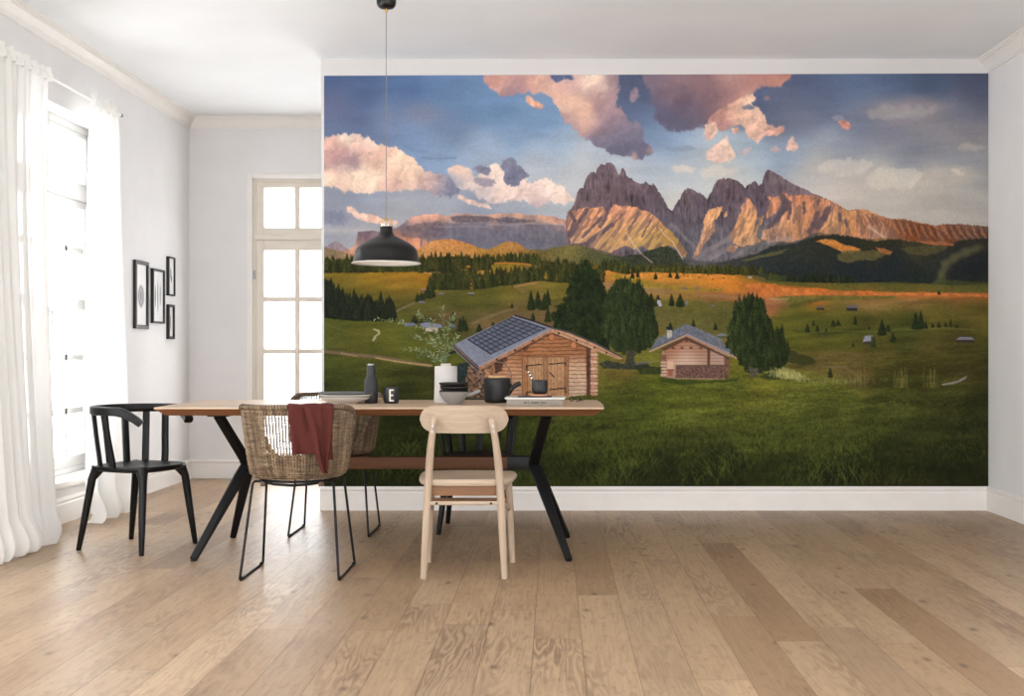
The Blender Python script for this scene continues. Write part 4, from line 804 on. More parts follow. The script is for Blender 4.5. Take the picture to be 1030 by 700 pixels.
    return np.clip(img, 0, 255)
# ---------------------------------------------------------------- the room shell
S_ = 'structure'
T = .28
MB().box(XL-T, XR+T, YF-T, YB+T, -.12, 0).build('floor', M['floor'], kind=S_, smooth=False)
MB().box(XL-T, XR+T, YF-T, YB+T, ZC, ZC+.15).build('ceiling', M['ceiling'], kind=S_, smooth=False)
w = MB(); ys = [YF-T]+[v for p in sorted(WINS) for v in p]+[YB+T]
for i in range(0, len(ys), 2): w.box(XL-T, XL, ys[i], ys[i+1], 0, ZC)
for a, b in WINS: w.box(XL-T, XL, a, b, 0, WZ0); w.box(XL-T, XL, a, b, WZ1, ZC)
w.build('wall_left', M['wall'], kind=S_, smooth=False)
MB().box(XR, XR+T, YF-T, RWIN[0], 0, ZC).box(XR, XR+T, RWIN[1], YB+T, 0, ZC).box(XR, XR+T, RWIN[0], RWIN[1], 0, .2).box(XR, XR+T, RWIN[0], RWIN[1], 2.5, ZC).build('wall_right', M['wall'], kind=S_, smooth=False)
DX0, DX1, DZ = -2.41, -1.04, 2.398
w = MB(); w.box(XL, DX0, YB, YB+T, 0, ZC); w.box(DX1, XR, YB, YB+T, 0, ZC); w.box(DX0, DX1, YB, YB+T, DZ, ZC)
w.build('wall_back', M['wall'], kind=S_, smooth=False)
MXL = -1.491
MB().box(MXL, XR, YM, YM+.14, 0, ZC).build('wall_centre', M['wall_centre'], kind=S_, smooth=False)
w = MB(); xs = [XL]+[v for p in FRONT for v in p]+[XR]
for i in range(0, len(xs), 2): w.box(xs[i], xs[i+1], YF-T, YF, 0, ZC)
for a, b in FRONT: w.box(a, b, YF-T, YF, 0, .10); w.box(a, b, YF-T, YF, 2.0, ZC)
w.build('wall_front', M['wall'], kind=S_, smooth=False)

# baseboards: a tall board with a moulded cap, extruded along the wall
BP = [(0, 0), (.020, 0), (.020, .112), (.016, .118), (.016, .126), (.021, .131), (.021, .137), (.012, .146), (.006, .152), (0, .152)]
def sweep(name, prof, a, b, nrm, z, mt):
    """profile (out, up) swept from a to b; nrm = direction into the room"""
    n = Vector(nrm); rings = []
    for p in (a, b): rings.append([(p[0]+n.x*o_, p[1]+n.y*o_, z+u) for o_, u in prof])
    return MB().rings(rings).build(name, mt, kind=S_, ang=30)
sweep('baseboard_left', BP, (XL, YF), (XL, YB), (1, 0), 0, M['trim'])
sweep('baseboard_right', BP, (XR, YF), (XR, YM), (-1, 0), 0, M['trim'])
sweep('baseboard_back', BP, (XL, YB), (DX0-.055, YB), (0, -1), 0, M['trim'])
sweep('baseboard_centre', BP, (MXL-.004, YM), (XR, YM), (0, -1), 0, M['trim'])
CP = [(0, 0), (.010, 0), (.014, -.0)]
CP = [(0, -.090), (.008, -.090), (.010, -.080), (.016, -.076), (.020, -.060), (.030, -.042), (.044, -.030), (.048, -.022), (.060, -.020), (.062, -.010), (.074, -.008), (.076, 0), (0, 0)]
sweep('trim_1', CP, (XL, YF), (XL, YB), (1, 0), ZC, M['trim'])
sweep('trim_2', CP, (XR, YF), (XR, YM), (-1, 0), ZC, M['trim'])
sweep('trim_3', CP, (XL, YB), (XR, YB), (0, -1), ZC, M['trim'])

# tall windows of the left wall; the nearer two are unseen additions for light
def make_window(k, y0, y1):
    r = empty('window_%d' % k, (XL-.17, (y0+y1)/2, WZ0), 0, kind=S_)
    hw = (y1-y0)/2; H_ = WZ1-WZ0; D0, D1 = -.035, .035
    def bx(m_, ya, yb, za, zb, d0=D0, d1=D1, bev=.004): m_.box(d0, d1, ya, yb, za, zb, bev)
    m_ = MB(); f = .045
    bx(m_, -hw, -hw+f, 0, H_); bx(m_, hw-f, hw, 0, H_); bx(m_, -hw+f, hw-f, H_-f, H_); bx(m_, -hw+f, hw-f, 0, f)
    zt = 2.03-WZ0; bx(m_, -hw+f, hw-f, zt-.045, zt+.045, D0-.01, D1+.01); bx(m_, -.035, .035, f, zt-.045)
    m_.build('window_frame', M['window_paint'], r)
    zm = 1.32-WZ0
    for s in (-1, 1):
        a, b = (s*.035, s*(hw-f)) if s > 0 else (s*(hw-f), s*.035)
        m_ = MB(); st = .048; z0, z1 = f, zt-.045; e0, e1 = -.022, .028
        bx(m_, a, a+st, z0, z1, e0, e1); bx(m_, b-st, b, z0, z1, e0, e1); bx(m_, a+st, b-st, z0, z0+.07, e0, e1); bx(m_, a+st, b-st, z1-st, z1, e0, e1)
        bx(m_, a+st, b-st, zm-.035, zm+.035, e0, e1)
        mid = (a+b)/2; bx(m_, mid-.018, mid+.018, z0+.07, z1-st, -.012, .016, .003)
        for zz in (.64, .98, 1.67): bx(m_, a+st, b-st, zz-WZ0-.019, zz-WZ0+.019, -.012, .016, .003)
        m_.build('window_sash', M['window_paint'], r)
        m_ = MB(); zz0 = zt+.045; bx(m_, a, a+.03, zz0, H_-f, e0, e1); bx(m_, b-.03, b, zz0, H_-f, e0, e1); bx(m_, a+.03, b-.03, zz0, zz0+.03, e0, e1); bx(m_, a+.03, b-.03, H_-f-.03, H_-f, e0, e1)
        bx(m_, mid-.018, mid+.018, zz0+.03, H_-f-.03, -.012, .016, .003); m_.build('transom_sash', M['window_paint'], r)
        MB().box(-.002, .002, a+.02, b-.02, f+.03, H_-f-.02).build('window_pane', M['glass'], r, smooth=False)
    m_ = MB().box(.036, .046, -.012, .012, .95, 1.09, .003).tube([(.046, 0, 1.02), (.075, 0, 1.02), (.078, 0, 1.0), (.078, 0, .93)], .007, 8)
    m_.build('window_handle', M['chrome'], r)
    MB().box(.036, .215, -hw-.03, hw+.03, -.028, .012, .006).build('window_sill', M['trim'], r)
for k, (a, b) in enumerate(WINS): make_window(k+1, a, b)
def make_added_window(k, x0, x1, loc=None, rz=0, H_=1.9):  # windows invented for the unseen walls, to let in fill daylight
    r = empty('window_%d' % k, loc or ((x0+x1)/2, YF-.12, .10), rz, kind=S_); hw = (x1-x0)/2
    m_ = MB(); f = .06
    for a, b, c, d in ((-hw, -hw+f, 0, H_), (hw-f, hw, 0, H_), (-hw+f, hw-f, 0, f), (-hw+f, hw-f, H_-f, H_), (-.04, .04, f, H_-f)): m_.box(a, b, -.035, .035, c, d, .004)
    for s in (-1, 1):
        for z in (.78, 1.5): m_.box(min(s*.04, s*(hw-f)), max(s*.04, s*(hw-f)), -.02, .02, z-.015, z+.015, .003)
    m_.build('window_frame', M['window_paint'], r)
    for s in (-1, 1): MB().box(min(s*.03, s*(hw-.04)), max(s*.03, s*(hw-.04)), -.003, .003, .04, H_-.04).build('window_pane', M['glass'], r, smooth=False)
for k, (a, b) in enumerate(FRONT): make_added_window(4+k, a, b)
make_added_window(6, RWIN[0], RWIN[1], (XR+.12, sum(RWIN)/2, .2), PI/2, 2.3)

# glazed double door with a transom light in the back wall
r = empty('door_1', (DX0, YB+.02, 0), 0, kind=S_)
dw = DX1-DX0
m_ = MB()
for a, b, c, d in ((-.045, 0, 0, DZ+.045), (dw, dw+.045, 0, DZ+.045), (0, dw, DZ, DZ+.045)): m_.box(a, b, -.045, -.012, c, d, .005)
m_.build('door_casing', M['trim'], r)
zt = 1.955
m_ = MB(); m_.box(0, .02, -.02, .06, 0, DZ, .003).box(dw-.02, dw, -.02, .06, 0, DZ, .003).box(.02, dw-.02, -.02, .06, DZ-.02, DZ, .003).box(.02, dw-.02, -.028, .06, zt-.045, zt-.005, .004)
m_.build('door_frame', M['door_paint'], r)
def lights(m_, a, b, z0, z1, rows, st, bot, top, name_, mt):
    m_.box(a, a+st, -.012, .03, z0, z1, .004).box(b-st, b, -.012, .03, z0, z1, .004).box(a+st, b-st, -.012, .03, z0, z0+bot, .004).box(a+st, b-st, -.012, .03, z1-top, z1, .004)
    mid = (a+b)/2; m_.box(mid-.020, mid+.020, -.006, .024, z0+bot, z1-top, .004)
    for zz in rows: m_.box(a+st, b-st, -.004, .022, zz-.020, zz+.020, .004)
    return m_
for i, (a, b) in enumerate(((.02, dw/2-.002), (dw/2+.002, dw-.02))):
    leaf = lights(MB(), a, b, .008, zt-.045, (1.435-.0, 1.018, .60), .068, .18, .085, 'door_leaf', None).build('door_leaf', M['door_paint'], r)
    MB().box(a+.05, b-.05, .006, .010, .15, zt-.1).build('glass_pane', M['glass'], leaf, smooth=False)
    tr_ = lights(MB(), a, b, zt-.005, DZ-.02, (), .068, .06, .05, 't', None).build('transom_light', M['door_paint'], r)
    MB().box(a+.05, b-.05, .006, .010, zt+.03, DZ-.05).build('glass_pane', M['glass'], tr_, smooth=False)
for z in (1.63, .35): MB().tube([(.012, -.028, z-.035), (.012, -.028, z+.035)], .008, 10).build('door_hinge', M['chrome'], r)
m_ = MB().box(dw/2-.045, dw/2-.02, -.022, -.012, .95, 1.13, .003).tube([(dw/2-.032, -.022, 1.06), (dw/2-.032, -.055, 1.06), (dw/2-.045, -.06, 1.06), (dw/2-.13, -.06, 1.06)], .008, 8); m_.build('door_handle', M['chrome'], r)

# ---------------------------------------------------------------- the landscape mural on the centre wall
def build_mural():
    S = 1.5
    im = paint_mural(S); H_, W_ = im.shape[:2]
    k = YM/F
    px = np.linspace(MX0, MX1, W_); t = np.linspace(0, 1, H_)[:, None]
    ytop = 76.3+(73.9-76.3)*(px-MX0)/(MX1-MX0); yb = 489.0
    PY = ytop[None, :]*(1-t)+yb*t; PX = px[None, :].repeat(H_, 0)
    yf = YM-.003
    co = np.stack([(PX-CX)*k, np.full_like(PX, yf), CAMZ-(PY-CY)*k], -1).reshape(-1, 3)
    i = np.arange(H_*W_).reshape(H_, W_)
    q = np.stack([i[:-1, :-1], i[1:, :-1], i[1:, 1:], i[:-1, 1:]], -1).reshape(-1, 4)
    # paper edge: border turned back to the wall
    bd = np.concatenate([i[0, :], i[1:, -1], i[-1, -2::-1], i[-2:0:-1, 0]]); nb = len(bd)
    co2 = co[bd].copy(); co2[:, 1] = YM-.0006; base = len(co)
    j = np.arange(nb); q2 = np.stack([bd, bd[(j+1) % nb], base+(j+1) % nb, base+j], -1)
    co = np.concatenate([co, co2]); q = np.concatenate([q, q2])
    me = bpy.data.meshes.new('landscape_mural'); me.vertices.add(len(co)); me.vertices.foreach_set('co', co.astype(np.float32).ravel())
    me.loops.add(q.size); me.loops.foreach_set('vertex_index', q.astype(np.int32).ravel())
    me.polygons.add(len(q)); me.polygons.foreach_set('loop_start', np.arange(0, q.size, 4, dtype=np.int32)); me.polygons.foreach_set('loop_total', np.full(len(q), 4, np.int32))
    me.update(); 
    ca = me.color_attributes.new('print', 'BYTE_COLOR', 'POINT')
    col = np.concatenate([im.reshape(-1, 3), im.reshape(-1, 3)[bd]])/255.
    rgba = np.ones((len(co), 4), np.float32); rgba[:, :3] = col
    ca.data.foreach_set('color_srgb', rgba.ravel())
    m = bpy.data.materials.new('printed_mural_paper'); m.use_nodes = True; h = N(m); p = m.node_tree.nodes['Principled BSDF']
    at = h.new('ShaderNodeVertexColor', layer_name='print')
    g = h.new('ShaderNodeVectorMath', operation='MULTIPLY'); h.l.new(at.outputs[0], g.inputs[0]); g.inputs[1].default_value = PRINT_GAIN
    h.l.new(g.outputs[0], p.inputs['Base Color']); p.inputs['Roughness'].default_value = .85; p.inputs['Specular IOR Level'].default_value = .1
    me.materials.append(m)
    o = bpy.data.objects.new('landscape_mural', me); link(o)
    tag(o, 'large printed wall mural of jagged mountains, green meadow and two log cabins', 'mural')
PRINT_GAIN = (.95, .97, .98)
build_mural()
# ---------------------------------------------------------------- curtains on their rod
def rod():
    r = empty('curtain_rod', (XL+.10, 6.6, 2.555), 0, 'thin white curtain rod on the wall above the tall window', 'curtain rod')
    MB().tube([(0, -1.2, 0), (0, 1.03, 0)], .009, 12).build('pole', M['trim'], r)
    for y in (-1.22, 1.05):
        MB().lathe([(0, -.012), (.010, -.010), (.014, 0), (.010, .010), (0, .012)], 12, (0, y, 0)).build('finial', M['chrome'], r)
    for y in (-1.1, .98):
        MB().tube([(-.10, y, -.012), (-.05, y, -.012), (0, y, -.012)], .007, 8).tube([(-.098, y, -.045), (-.098, y, .02)], .008, 8).build('bracket', M['trim'], r)
rod()
def curtain(y0t, y1t, y0b, y1b, xoff, nf, seed, label, bulge, kneeb):
    rr = random.Random(seed); NU, NV = nf*22, 80
    r = empty('curtain', (XL+.10, (y0t+y1t)/2, 0), 0, label, 'curtain', None)
    ph = [rr.uniform(0, 6.28) for _ in range(8)]; vs = []; top = 2.545
    def fold(u, v):
        a = math.sin(2*PI*nf*u+ph[0]+.7*math.sin(2*PI*1.3*u+ph[1]))
        b = math.sin(2*PI*nf*.47*u+ph[2]+1.2*v); c = math.sin(2*PI*nf*1.9*u+ph[3]-1.0*v); d = math.sin(2*PI*nf*3.1*u+ph[7]+2*v)
        return .50*a+.45*b*(.3+.7*v)+.26*c*(1-.5*v)+.14*d*(1-v)
    for j in range(NV+1):
        v = j/NV; z = top*(1-v)+.006*v
        g = min(1, v/.06)
        for i in range(NU+1):
            u = i/NU
            y = (y0t+(y1t-y0t)*u)*(1-v)+(y0b+(y1b-y0b)*u)*v
            y += .05*math.sin(PI*v)*kneeb*(u-.5)
            amp = .020*(1-g)+g*(.032+.042*v)
            x = XL+.10+xoff*v**1.6+amp*fold(u, v)+bulge*math.sin(PI*min(1, v*1.0))*.5*u
            if v > .93:       # the hem bunches where it meets the floor
                t = (v-.93)/.07; x += .060*math.sin(PI*t*.85)*(.7+.3*math.sin(9*u+ph[4]))-.02*t; y += .03*t*math.sin(14*u+ph[5])
                z = (top*.07)*(1-t)**1.3+.008+.035*t*(1-t)*math.sin(22*u+ph[6])
            x = max(x, XL+.045 if v > .88 else XL+.03)
            if v > .9: x = max(x, XL+.035)
            vs.append((x-(XL+.10), y-(y0t+y1t)/2, z))
    n = NU+1; fs = [(j*n+i, j*n+i+1, (j+1)*n+i+1, (j+1)*n+i) for j in range(NV) for i in range(NU)]
    MB().add(vs, fs).build('drape', M['sheer'], r, ang=180)
    # gathered header with a ruffle standing above the rod
    vs = []
    for j in range(9):
        z = 2.52+.075*j/8
        for i in range(NU+1):
            u = i/NU; y = y0t+(y1t-y0t)*u
            vs.append((.016*math.sin(2*PI*nf*1.7*u+ph[0])*(1.2-.2*j/8)+(.014 if j < 5 else .006), y-(y0t+y1t)/2, z+.006*math.sin(2*PI*nf*1.1*u+ph[3])*(j/8)))
    MB().add(vs, [(j*n+i, j*n+i+1, (j+1)*n+i+1, (j+1)*n+i) for j in range(8) for i in range(NU)]).build('gathered_header', M['sheer'], r, ang=180)
curtain(5.42, 6.54, 5.42, 6.27, .16, 7, 3, 'wide sheer white curtain nearest the camera, pooling on the floorboards', .02, 0)
curtain(7.14, 7.56, 6.84, 7.36, .11, 4, 8, 'narrower sheer white curtain hanging behind the black armchair by the framed pictures', .02, .6)

# ---------------------------------------------------------------- four framed prints on the left wall
M['frame_black'] = mat('black_picture_frame', (30,28,28), .45, var=.1)
def art_mat(name, kind):
    m = bpy.data.materials.new(name); m.use_nodes = True; h = N(m); p = m.node_tree.nodes['Principled BSDF']
    sp = h.new('ShaderNodeSeparateXYZ'); h.l.new(h.coord(), sp.inputs[0]); y, z = sp.outputs[1], sp.outputs[2]
    nz = h.noise(h.vec(0, h.m('MULTIPLY', y, 90), h.m('MULTIPLY', z, 30)), 1, 4, .7)
    def ell(cy, cz, ry, rz):
        a = h.m('POWER', h.m('ABSOLUTE', h.m('DIVIDE', h.m('SUBTRACT', y, cy), ry)), 2); b = h.m('POWER', h.m('ABSOLUTE', h.m('DIVIDE', h.m('SUBTRACT', z, cz), rz)), 2)
        return h.m('SUBTRACT', 1.15, h.m('ADD', a, b), clamp=True)
    if kind == 'ring':
        f = h.m('SUBTRACT', ell(0, -.01, .066, .085), h.m('MULTIPLY', ell(0, -.01, .042, .06), .75)); f = h.m('MAXIMUM', f, ell(0, -.01, .02, .045))
    elif kind == 'feathers': f = h.m('MAXIMUM', h.m('MAXIMUM', ell(-.052, .0, .012, .09), ell(0, -.0, .012, .13)), ell(.052, .01, .011, .085))
    elif kind == 'sprig': f = h.m('MAXIMUM', ell(0, .02, .013, .05), ell(.015, -.02, .012, .03))
    else: f = ell(0, 0, .008, .065)
    f = h.m('MULTIPLY', f, h.m('MULTIPLY_ADD', nz, 1.6, .7), clamp=True)
    h.l.new(h.mix(f, lin((232,232,232)), lin((88,84,82))), p.inputs['Base Color']); p.inputs['Roughness'].default_value = .4
    return m
def picture(y0, y1, z0, z1, fw, kind, label):
    r = empty('framed_picture', (XL, (y0+y1)/2, (z0+z1)/2), 0, label, 'picture', 'framed pictures on the left wall')
    a, b = (y1-y0)/2, (z1-z0)/2; D = .022
    def rect(u, w, x): return [(x, -u, -w), (x, u, -w), (x, u, w), (x, -u, w)]
    MB().rings([rect(a, b, .001), rect(a, b, D), rect(a-fw*.8, b-fw*.8, D+.001), rect(a-fw, b-fw, D-.004), rect(a-fw, b-fw, .006)], cap=False).build('frame', M['frame_black'], r, ang=20)
    MB().box(.004, .010, -(a-fw*.9), a-fw*.9, -(b-fw*.9), b-fw*.9).build('print', art_mat('art_'+kind, kind), r, smooth=False)
    MB().box(.0125, .0145, -(a-fw*.9), a-fw*.9, -(b-fw*.9), b-fw*.9).build('picture_glass', M['glass'], r, smooth=False)
picture(8.14, 8.402, 1.176, 1.655, .027, 'ring', 'largest black framed picture with a faint round grey drawing')
picture(8.495, 8.75, 1.222, 1.62, .016, 'feathers', 'black framed picture of three upright grey feathers')
picture(8.84, 8.99, 1.439, 1.734, .012, 'sprig', 'small thin-framed picture hanging highest, nearest the corner')
picture(8.84, 8.978, 1.11, 1.372, .020, 'stroke', 'smallest black framed picture hanging lowest, with one upright grey stroke')

# ---------------------------------------------------------------- dining table
def table():
    cx = -.838; yc = 6.05
    r = empty('dining_table', (cx, yc, 0), 0, 'long pale oak dining table on angled black steel legs', 'table')
    hx, hy = 1.078, .43
    # outline with ends bowing very slightly outwards
    def outline(inset, z):
        pts = []
        for sx in (1, -1):
            for i in range(13):
                t = (-1+2*i/12)*sx
                bow = .010*(1-t*t)
                pts.append((sx*(hx-inset+bow), t*(hy-inset), z))
        return pts
    MB().rings([outline(.001, .7405), outline(0, .742), outline(.0, .748), outline(.003, .75)]).build('tabletop', M['oak_top'], r, ang=25)
    MB().rings([outline(.045, .708), outline(.001, .7407)]).build('bevelled_underside', M['oak_edge'], r, ang=25)
    MB().box(-.70, .70, -.035, .035, .415, .475, .003).build('stretcher', M['stretcher'], r)
    for s in (-1, 1):
        m_ = MB().box(min(s*.60, s*.745), max(s*.60, s*.745), -.040, .040, .412, .478, .002); m_.build('stretcher_bracket', M['black_metal'], r)
        m_ = MB().box(s*.80-.05, s*.80+.05, -.34, .34, .700, .7085, .002); m_.build('mounting_plate', M['black_metal'], r)
        for q in (-1, 1):
            kn = Vector((s*.735, q*.028, .445)); up = Vector((s*.805, q*.30, .703)); ft = Vector((s*.912, q*.355, .008))
            MB().tube([up, kn.lerp(up, .12), kn+Vector((s*.002, 0, .0)), kn+Vector((s*.004, q*.004, -.02)), kn.lerp(ft, .15), ft], 0, 8, flat=[(.024, .017), (.026, .018), (.030, .020), (.031, .020), (.028, .019), (.017, .014)], up=(1, 0, 0)).build('leg', M['black_metal'], r, ang=30)
            MB().lathe([(0, 0), (.013, 0), (.014, .006), (.011, .010), (0, .010)], 16, (ft.x, ft.y, 0)).build('foot_glide', M['black_metal'], r)
table()

# ---------------------------------------------------------------- black spindle armchairs
def spindle_chair(loc, rz, label):
    r = empty('spindle_armchair', loc, rz, label, 'chair', 'black round-backed armchairs')
    # forward is +x; seat: rounded, wider in front, dished
    def seat_r(a):
        n = 3.2; c, s = abs(math.cos(a)), abs(math.sin(a)); base = .200/((c**n+s**n)**(1/n)); return base*(1 if math.cos(a) > 0 else 1-.06*abs(math.cos(a)))
    rings = []
    for k, z in ((.80, .404), (.93, .405), (.985, .413), (1, .422), (.99, .431), (.95, .434), (.75, .428), (.45, .424), (.12, .423)):
        rings.append([(seat_r(2*PI*i/48)*k*math.cos(2*PI*i/48), seat_r(2*PI*i/48)*k*math.sin(2*PI*i/48), z) for i in range(48)])
    MB().rings(rings).build('seat', M['black_lacquer'], r, ang=50)
    # horseshoe rail
    R = .230; pts = []; fl = []
    A = 128
    for i in range(41):
        a = math.radians(180-A+2*A*i/40)
        e = abs(2*i/40-1); x, y = R*math.cos(a)*1.0, R*math.sin(a)*1.0
        if e > .72: x += (e-.72)*.10
        z = .716-(max(0, e-.78)/.22)**1.8*.062
        pts.append((x+.0, y, z)); w_ = .0225-.004*max(0, e-.8)/.2
        fl.append((w_, .0135+.010*min(1, max(0, (e-.35)/.4))))
    MB().tube(pts, 0, 10, flat=fl, up=(0, 0, 1)).build('arm_rail', M['black_lacquer'], r, ang=50)
    for d in (0, 30, -30, 58, -58, 84, -84):
        a = math.radians(180+d); rt = R+.0; rs = .188
        sx, sy = rs*math.cos(a), rs*math.sin(a)
        if abs(d) > 70: sx += .02
        tx, ty = rt*math.cos(a), rt*math.sin(a)
        b = Vector((sx, sy, .420)); t = Vector((tx, ty, .708))
        o_ = Vector((math.cos(a), math.sin(a), 0))
        p = [b-o_*.012, b+o_*.006+Vector((0, 0, .012)), b+o_*.012+Vector((0, 0, .05)), b.lerp(t, .55)+o_*.004, t]
        MB().tube(smooth_path(p, 12), 0, 8, flat=(.0100, .0185), up=o_).build('spindle', M['black_lacquer'], r, ang=60)
    for sx in (-1, 1):
        for sy in (-1, 1):
            top = Vector((sx*.140, sy*.142, .420)); mid = Vector((sx*.163, sy*.160, .365)); ft = Vector((sx*.192, sy*.205, 0))
            if sx < 0: ft.x -= .030; ft.y *= .93
            MB().tube([top, top.lerp(mid, .5), mid, mid.lerp(ft, .5), ft+Vector((0, 0, .004)), ft], [.034, .026, .0205, .0180, .0130, .0115], 14).build('leg', M['black_lacquer'], r, ang=60)
    return r
ch = spindle_chair((-2.155, 6.100, 0), math.radians(-21.7), 'black spindle-back armchair at the left end of the table beside the curtain')
dup(ch, (-.435, 6.71, 0), -PI/2, 'black spindle-back armchair behind the table, in front of the mural')

# ---------------------------------------------------------------- wicker tub chairs on wire sledges
def wicker_mat():
    m = bpy.data.materials.new('kubu_rattan'); m.use_nodes = True; h = N(m); p = m.node_tree.nodes['Principled BSDF']
    sp = h.new('ShaderNodeSeparateXYZ'); h.l.new(h.coord(), sp.inputs[0])
    f = h.noise(h.vec(h.m('MULTIPLY', sp.outputs[0], 14), h.m('MULTIPLY', sp.outputs[1], 14), h.m('MULTIPLY', sp.outputs[2], 150)), 1, 3, .6)
    g = h.noise(h.coord(), 11, 3, .6); an = h.m('ARCTAN2', sp.outputs[0], sp.outputs[1]); st = h.noise(h.vec(h.m('MULTIPLY', an, 11), h.m('MULTIPLY', sp.outputs[2], 3), 0), 1, 2, .6)
    c = h.ramp(f, [(.28, lin((62,50,40))), (.45, lin((134,110,84))), (.6, lin((156,134,106))), (.75, lin((178,164,142)))])
    c = h.mix(h.m('MULTIPLY', h.m('SUBTRACT', g, .45, clamp=True), 3., clamp=True), c, lin((112,92,74)))
    c = h.mix(h.m('MULTIPLY', h.m('SUBTRACT', st, .42, clamp=True), 6, clamp=True), c, h.mix(.6, c, lin((60,48,38))))
    h.l.new(c, p.inputs['Base Color']); p.inputs['Roughness'].default_value = .62; p.inputs['Specular IOR Level'].default_value = .35
    return m
M['wicker'] = wicker_mat()
M['wicker_dark'] = mat('dark_rattan', (88,70,54), .65, var=.15, vscale=(30,30,30))
RX, RY = .205, .195
def tub(a, z):
    """point on the tub wall; a = angle from the back (0) round to the front (pi), z height; local back is -y"""
    t = min(1, max(0, (z-.445)/.32)); rx = RX+.045*t**.7; ry = RY+.05*t**.7
    if z < .475: k = ((.475-z)/.03); q = 1-.10*k*k; rx *= q; ry *= q
    n = 2.5; c, s = math.cos(a), math.sin(a)
    k = (abs(c)**n+abs(s)**n)**(-1/n)
    y = -ry*c*k
    lean = -.020*t*max(0, c)
    return Vector((rx*s*k, y+lean, z))
def rim(a):
    a = abs((a+PI) % (2*PI)-PI); d = math.degrees(a)
    pts = [(0, .770), (55, .768), (75, .755), (95, .728), (112, .690), (124, .63), (134, .545), (146, .488), (180, .468)]
    return float(np.interp(d, [p[0] for p in pts], [p[1] for p in pts]))
def wicker_chair(loc, rz, label, shade):
    r = empty('wicker_tub_chair', loc, rz, label, 'chair', 'wicker tub chairs on black wire frames')
    NS = 54; m_ = MB()
    # stakes
    for i in range(NS*2):
        a = 2*PI*(i+.5)/(NS*2)-PI; zt = rim(a)
        if zt < .5: zt = .47
        nz = max(3, int((zt-.447)/.03)); pts = [tub(a, .447+(zt-.447)*k/nz) for k in range(nz+1)]
        m_.tube(pts, .0043, 5)
    # weavers, in and out of the stakes
    z = .450; row = 0
    while z < .765:
        arcs = []; run = []
        NA = NS*4
        for i in range(NA+1):
            a = 2*PI*i/NA-PI
            if rim(a) > z+.003: run.append(a)
            else:
                if len(run) > 3: arcs.append(run)
                run = []
        if len(run) > 3: arcs.append(run)
        for arc in arcs:
            pts = []
            for a in arc:
                p = tub(a, z); o_ = Vector((p.x, p.y, 0)).normalized(); w_ = math.cos(NS*a+PI*row)*.0042
                p = p+o_*w_; p.z += .0010*math.sin(5*a+row*1.7); pts.append(p)
            m_.tube(pts, .0028, 4)
        row += 1; z += .0084
    m_.build('woven_shell', M['wicker'], r, ang=180)
    # rim: thick rolled edge
    pts = []
    for i in range(120):
        a = 2*PI*i/120-PI; p = tub(a, max(rim(a), .468)); pts.append(p+Vector((0, 0, .002)))
    MB().tube(pts, .0115, 10, loop=True).build('rolled_rim', M['wicker'], r, ang=180)
    m_ = MB()       # braid winding round the rim
    for i in range(0, 120, 1):
        a = 2*PI*(i+.5)/120-PI
        p = tub(a, max(rim(a), .468))+Vector((0, 0, .002)); q = tub(a+.06, max(rim(a+.06), .468)); t = (q-p).normalized(); u = Vector((0, 0, 1))-t*t.z; u.normalize(); w_ = t.cross(u)
        m_.tube([p+t*.006*(k/6-.5)*2+u*(.0125*math.cos(2*PI*k/6))+w_*(.0125*math.sin(2*PI*k/6)) for k in range(7)], .0024, 4)
    m_.build('rim_binding', M['wicker_dark'], r, ang=180)
    # woven seat
    m_ = MB()
    for k in range(26):
        rr = .012+.0072*k
        if rr > .196: break
        pts = [(RX*.96*rr/.196*math.sin(2*PI*i/64), -RY*.96*rr/.196*math.cos(2*PI*i/64), .452-.006*(1-(rr/.2)**2)+.0022*math.cos(16*2*PI*i/64+PI*k)) for i in range(64)]
        m_.tube(pts, .0040, 5, loop=True)
    for i in range(32):
        a = 2*PI*i/32; m_.tube([(0, 0, .445), (.5*RX*math.sin(a), -.5*RY*math.cos(a), .446), (.95*RX*math.sin(a), -.95*RY*math.cos(a), .450)], .0035, 5)
    m_.build('woven_seat', M['wicker'], r, ang=180)
    # wire sledge frame
    W = .0060
    for s in (-1, 1):
        pts = [(s*.150, -.125, .434), (s*.172, -.128, .434), (s*.182, -.130, .424), (s*.218, -.205, .022), (s*.219, -.207, .010), (s*.219, -.198, .0055), (s*.219, .198, .0055), (s*.219, .207, .010), (s*.218, .205, .022), (s*.182, .130, .424), (s*.172, .128, .434), (s*.150, .125, .434)]
        MB().tube(pts, W, 8).build('wire_leg', M['black_metal'], r, ang=60)
        for q in (-1, 1): MB().tube([(s*.219, q*.195, .0085), (s*.219, q*.175, .0085)], .0085, 10).build('foot_cap', M['black_metal'], r, ang=60)
        MB().box(s*.13-.011, s*.13+.011, -.16, -.135, .414, .434, .004).build('frame_clip', M['wicker_dark'], r)
    m_ = MB(); m_.tube([(.176*math.sin(2*PI*i/48), -.166*math.cos(2*PI*i/48), .4350) for i in range(48)], W, 8, loop=True)
    m_.tube([(.150, -.125, .434), (.08, -.160, .424), (0, -.170, .420), (-.08, -.160, .424), (-.150, -.125, .434)], W, 8)
    m_.tube([(.150, .125, .434), (.08, .160, .424), (0, .170, .420), (-.08, .160, .424), (-.150, .125, .434)], W, 8)
    m_.tube([(-.15, -.125, .434), (-.15, .125, .434)], W, 8).tube([(.15, -.125, .434), (.15, .125, .434)], W, 8)
    m_.build('seat_ring', M['black_metal'], r, ang=60)
    return r
NEAR = (-1.172, 5.405, 0)
wc = wicker_chair(NEAR, 0, 'wicker tub chair nearest the camera, back turned, with a dark red cloth over it', 0)
dup(wc, (-1.232, 6.62, 0), PI, 'wicker tub chair on the far side of the table, facing the camera')
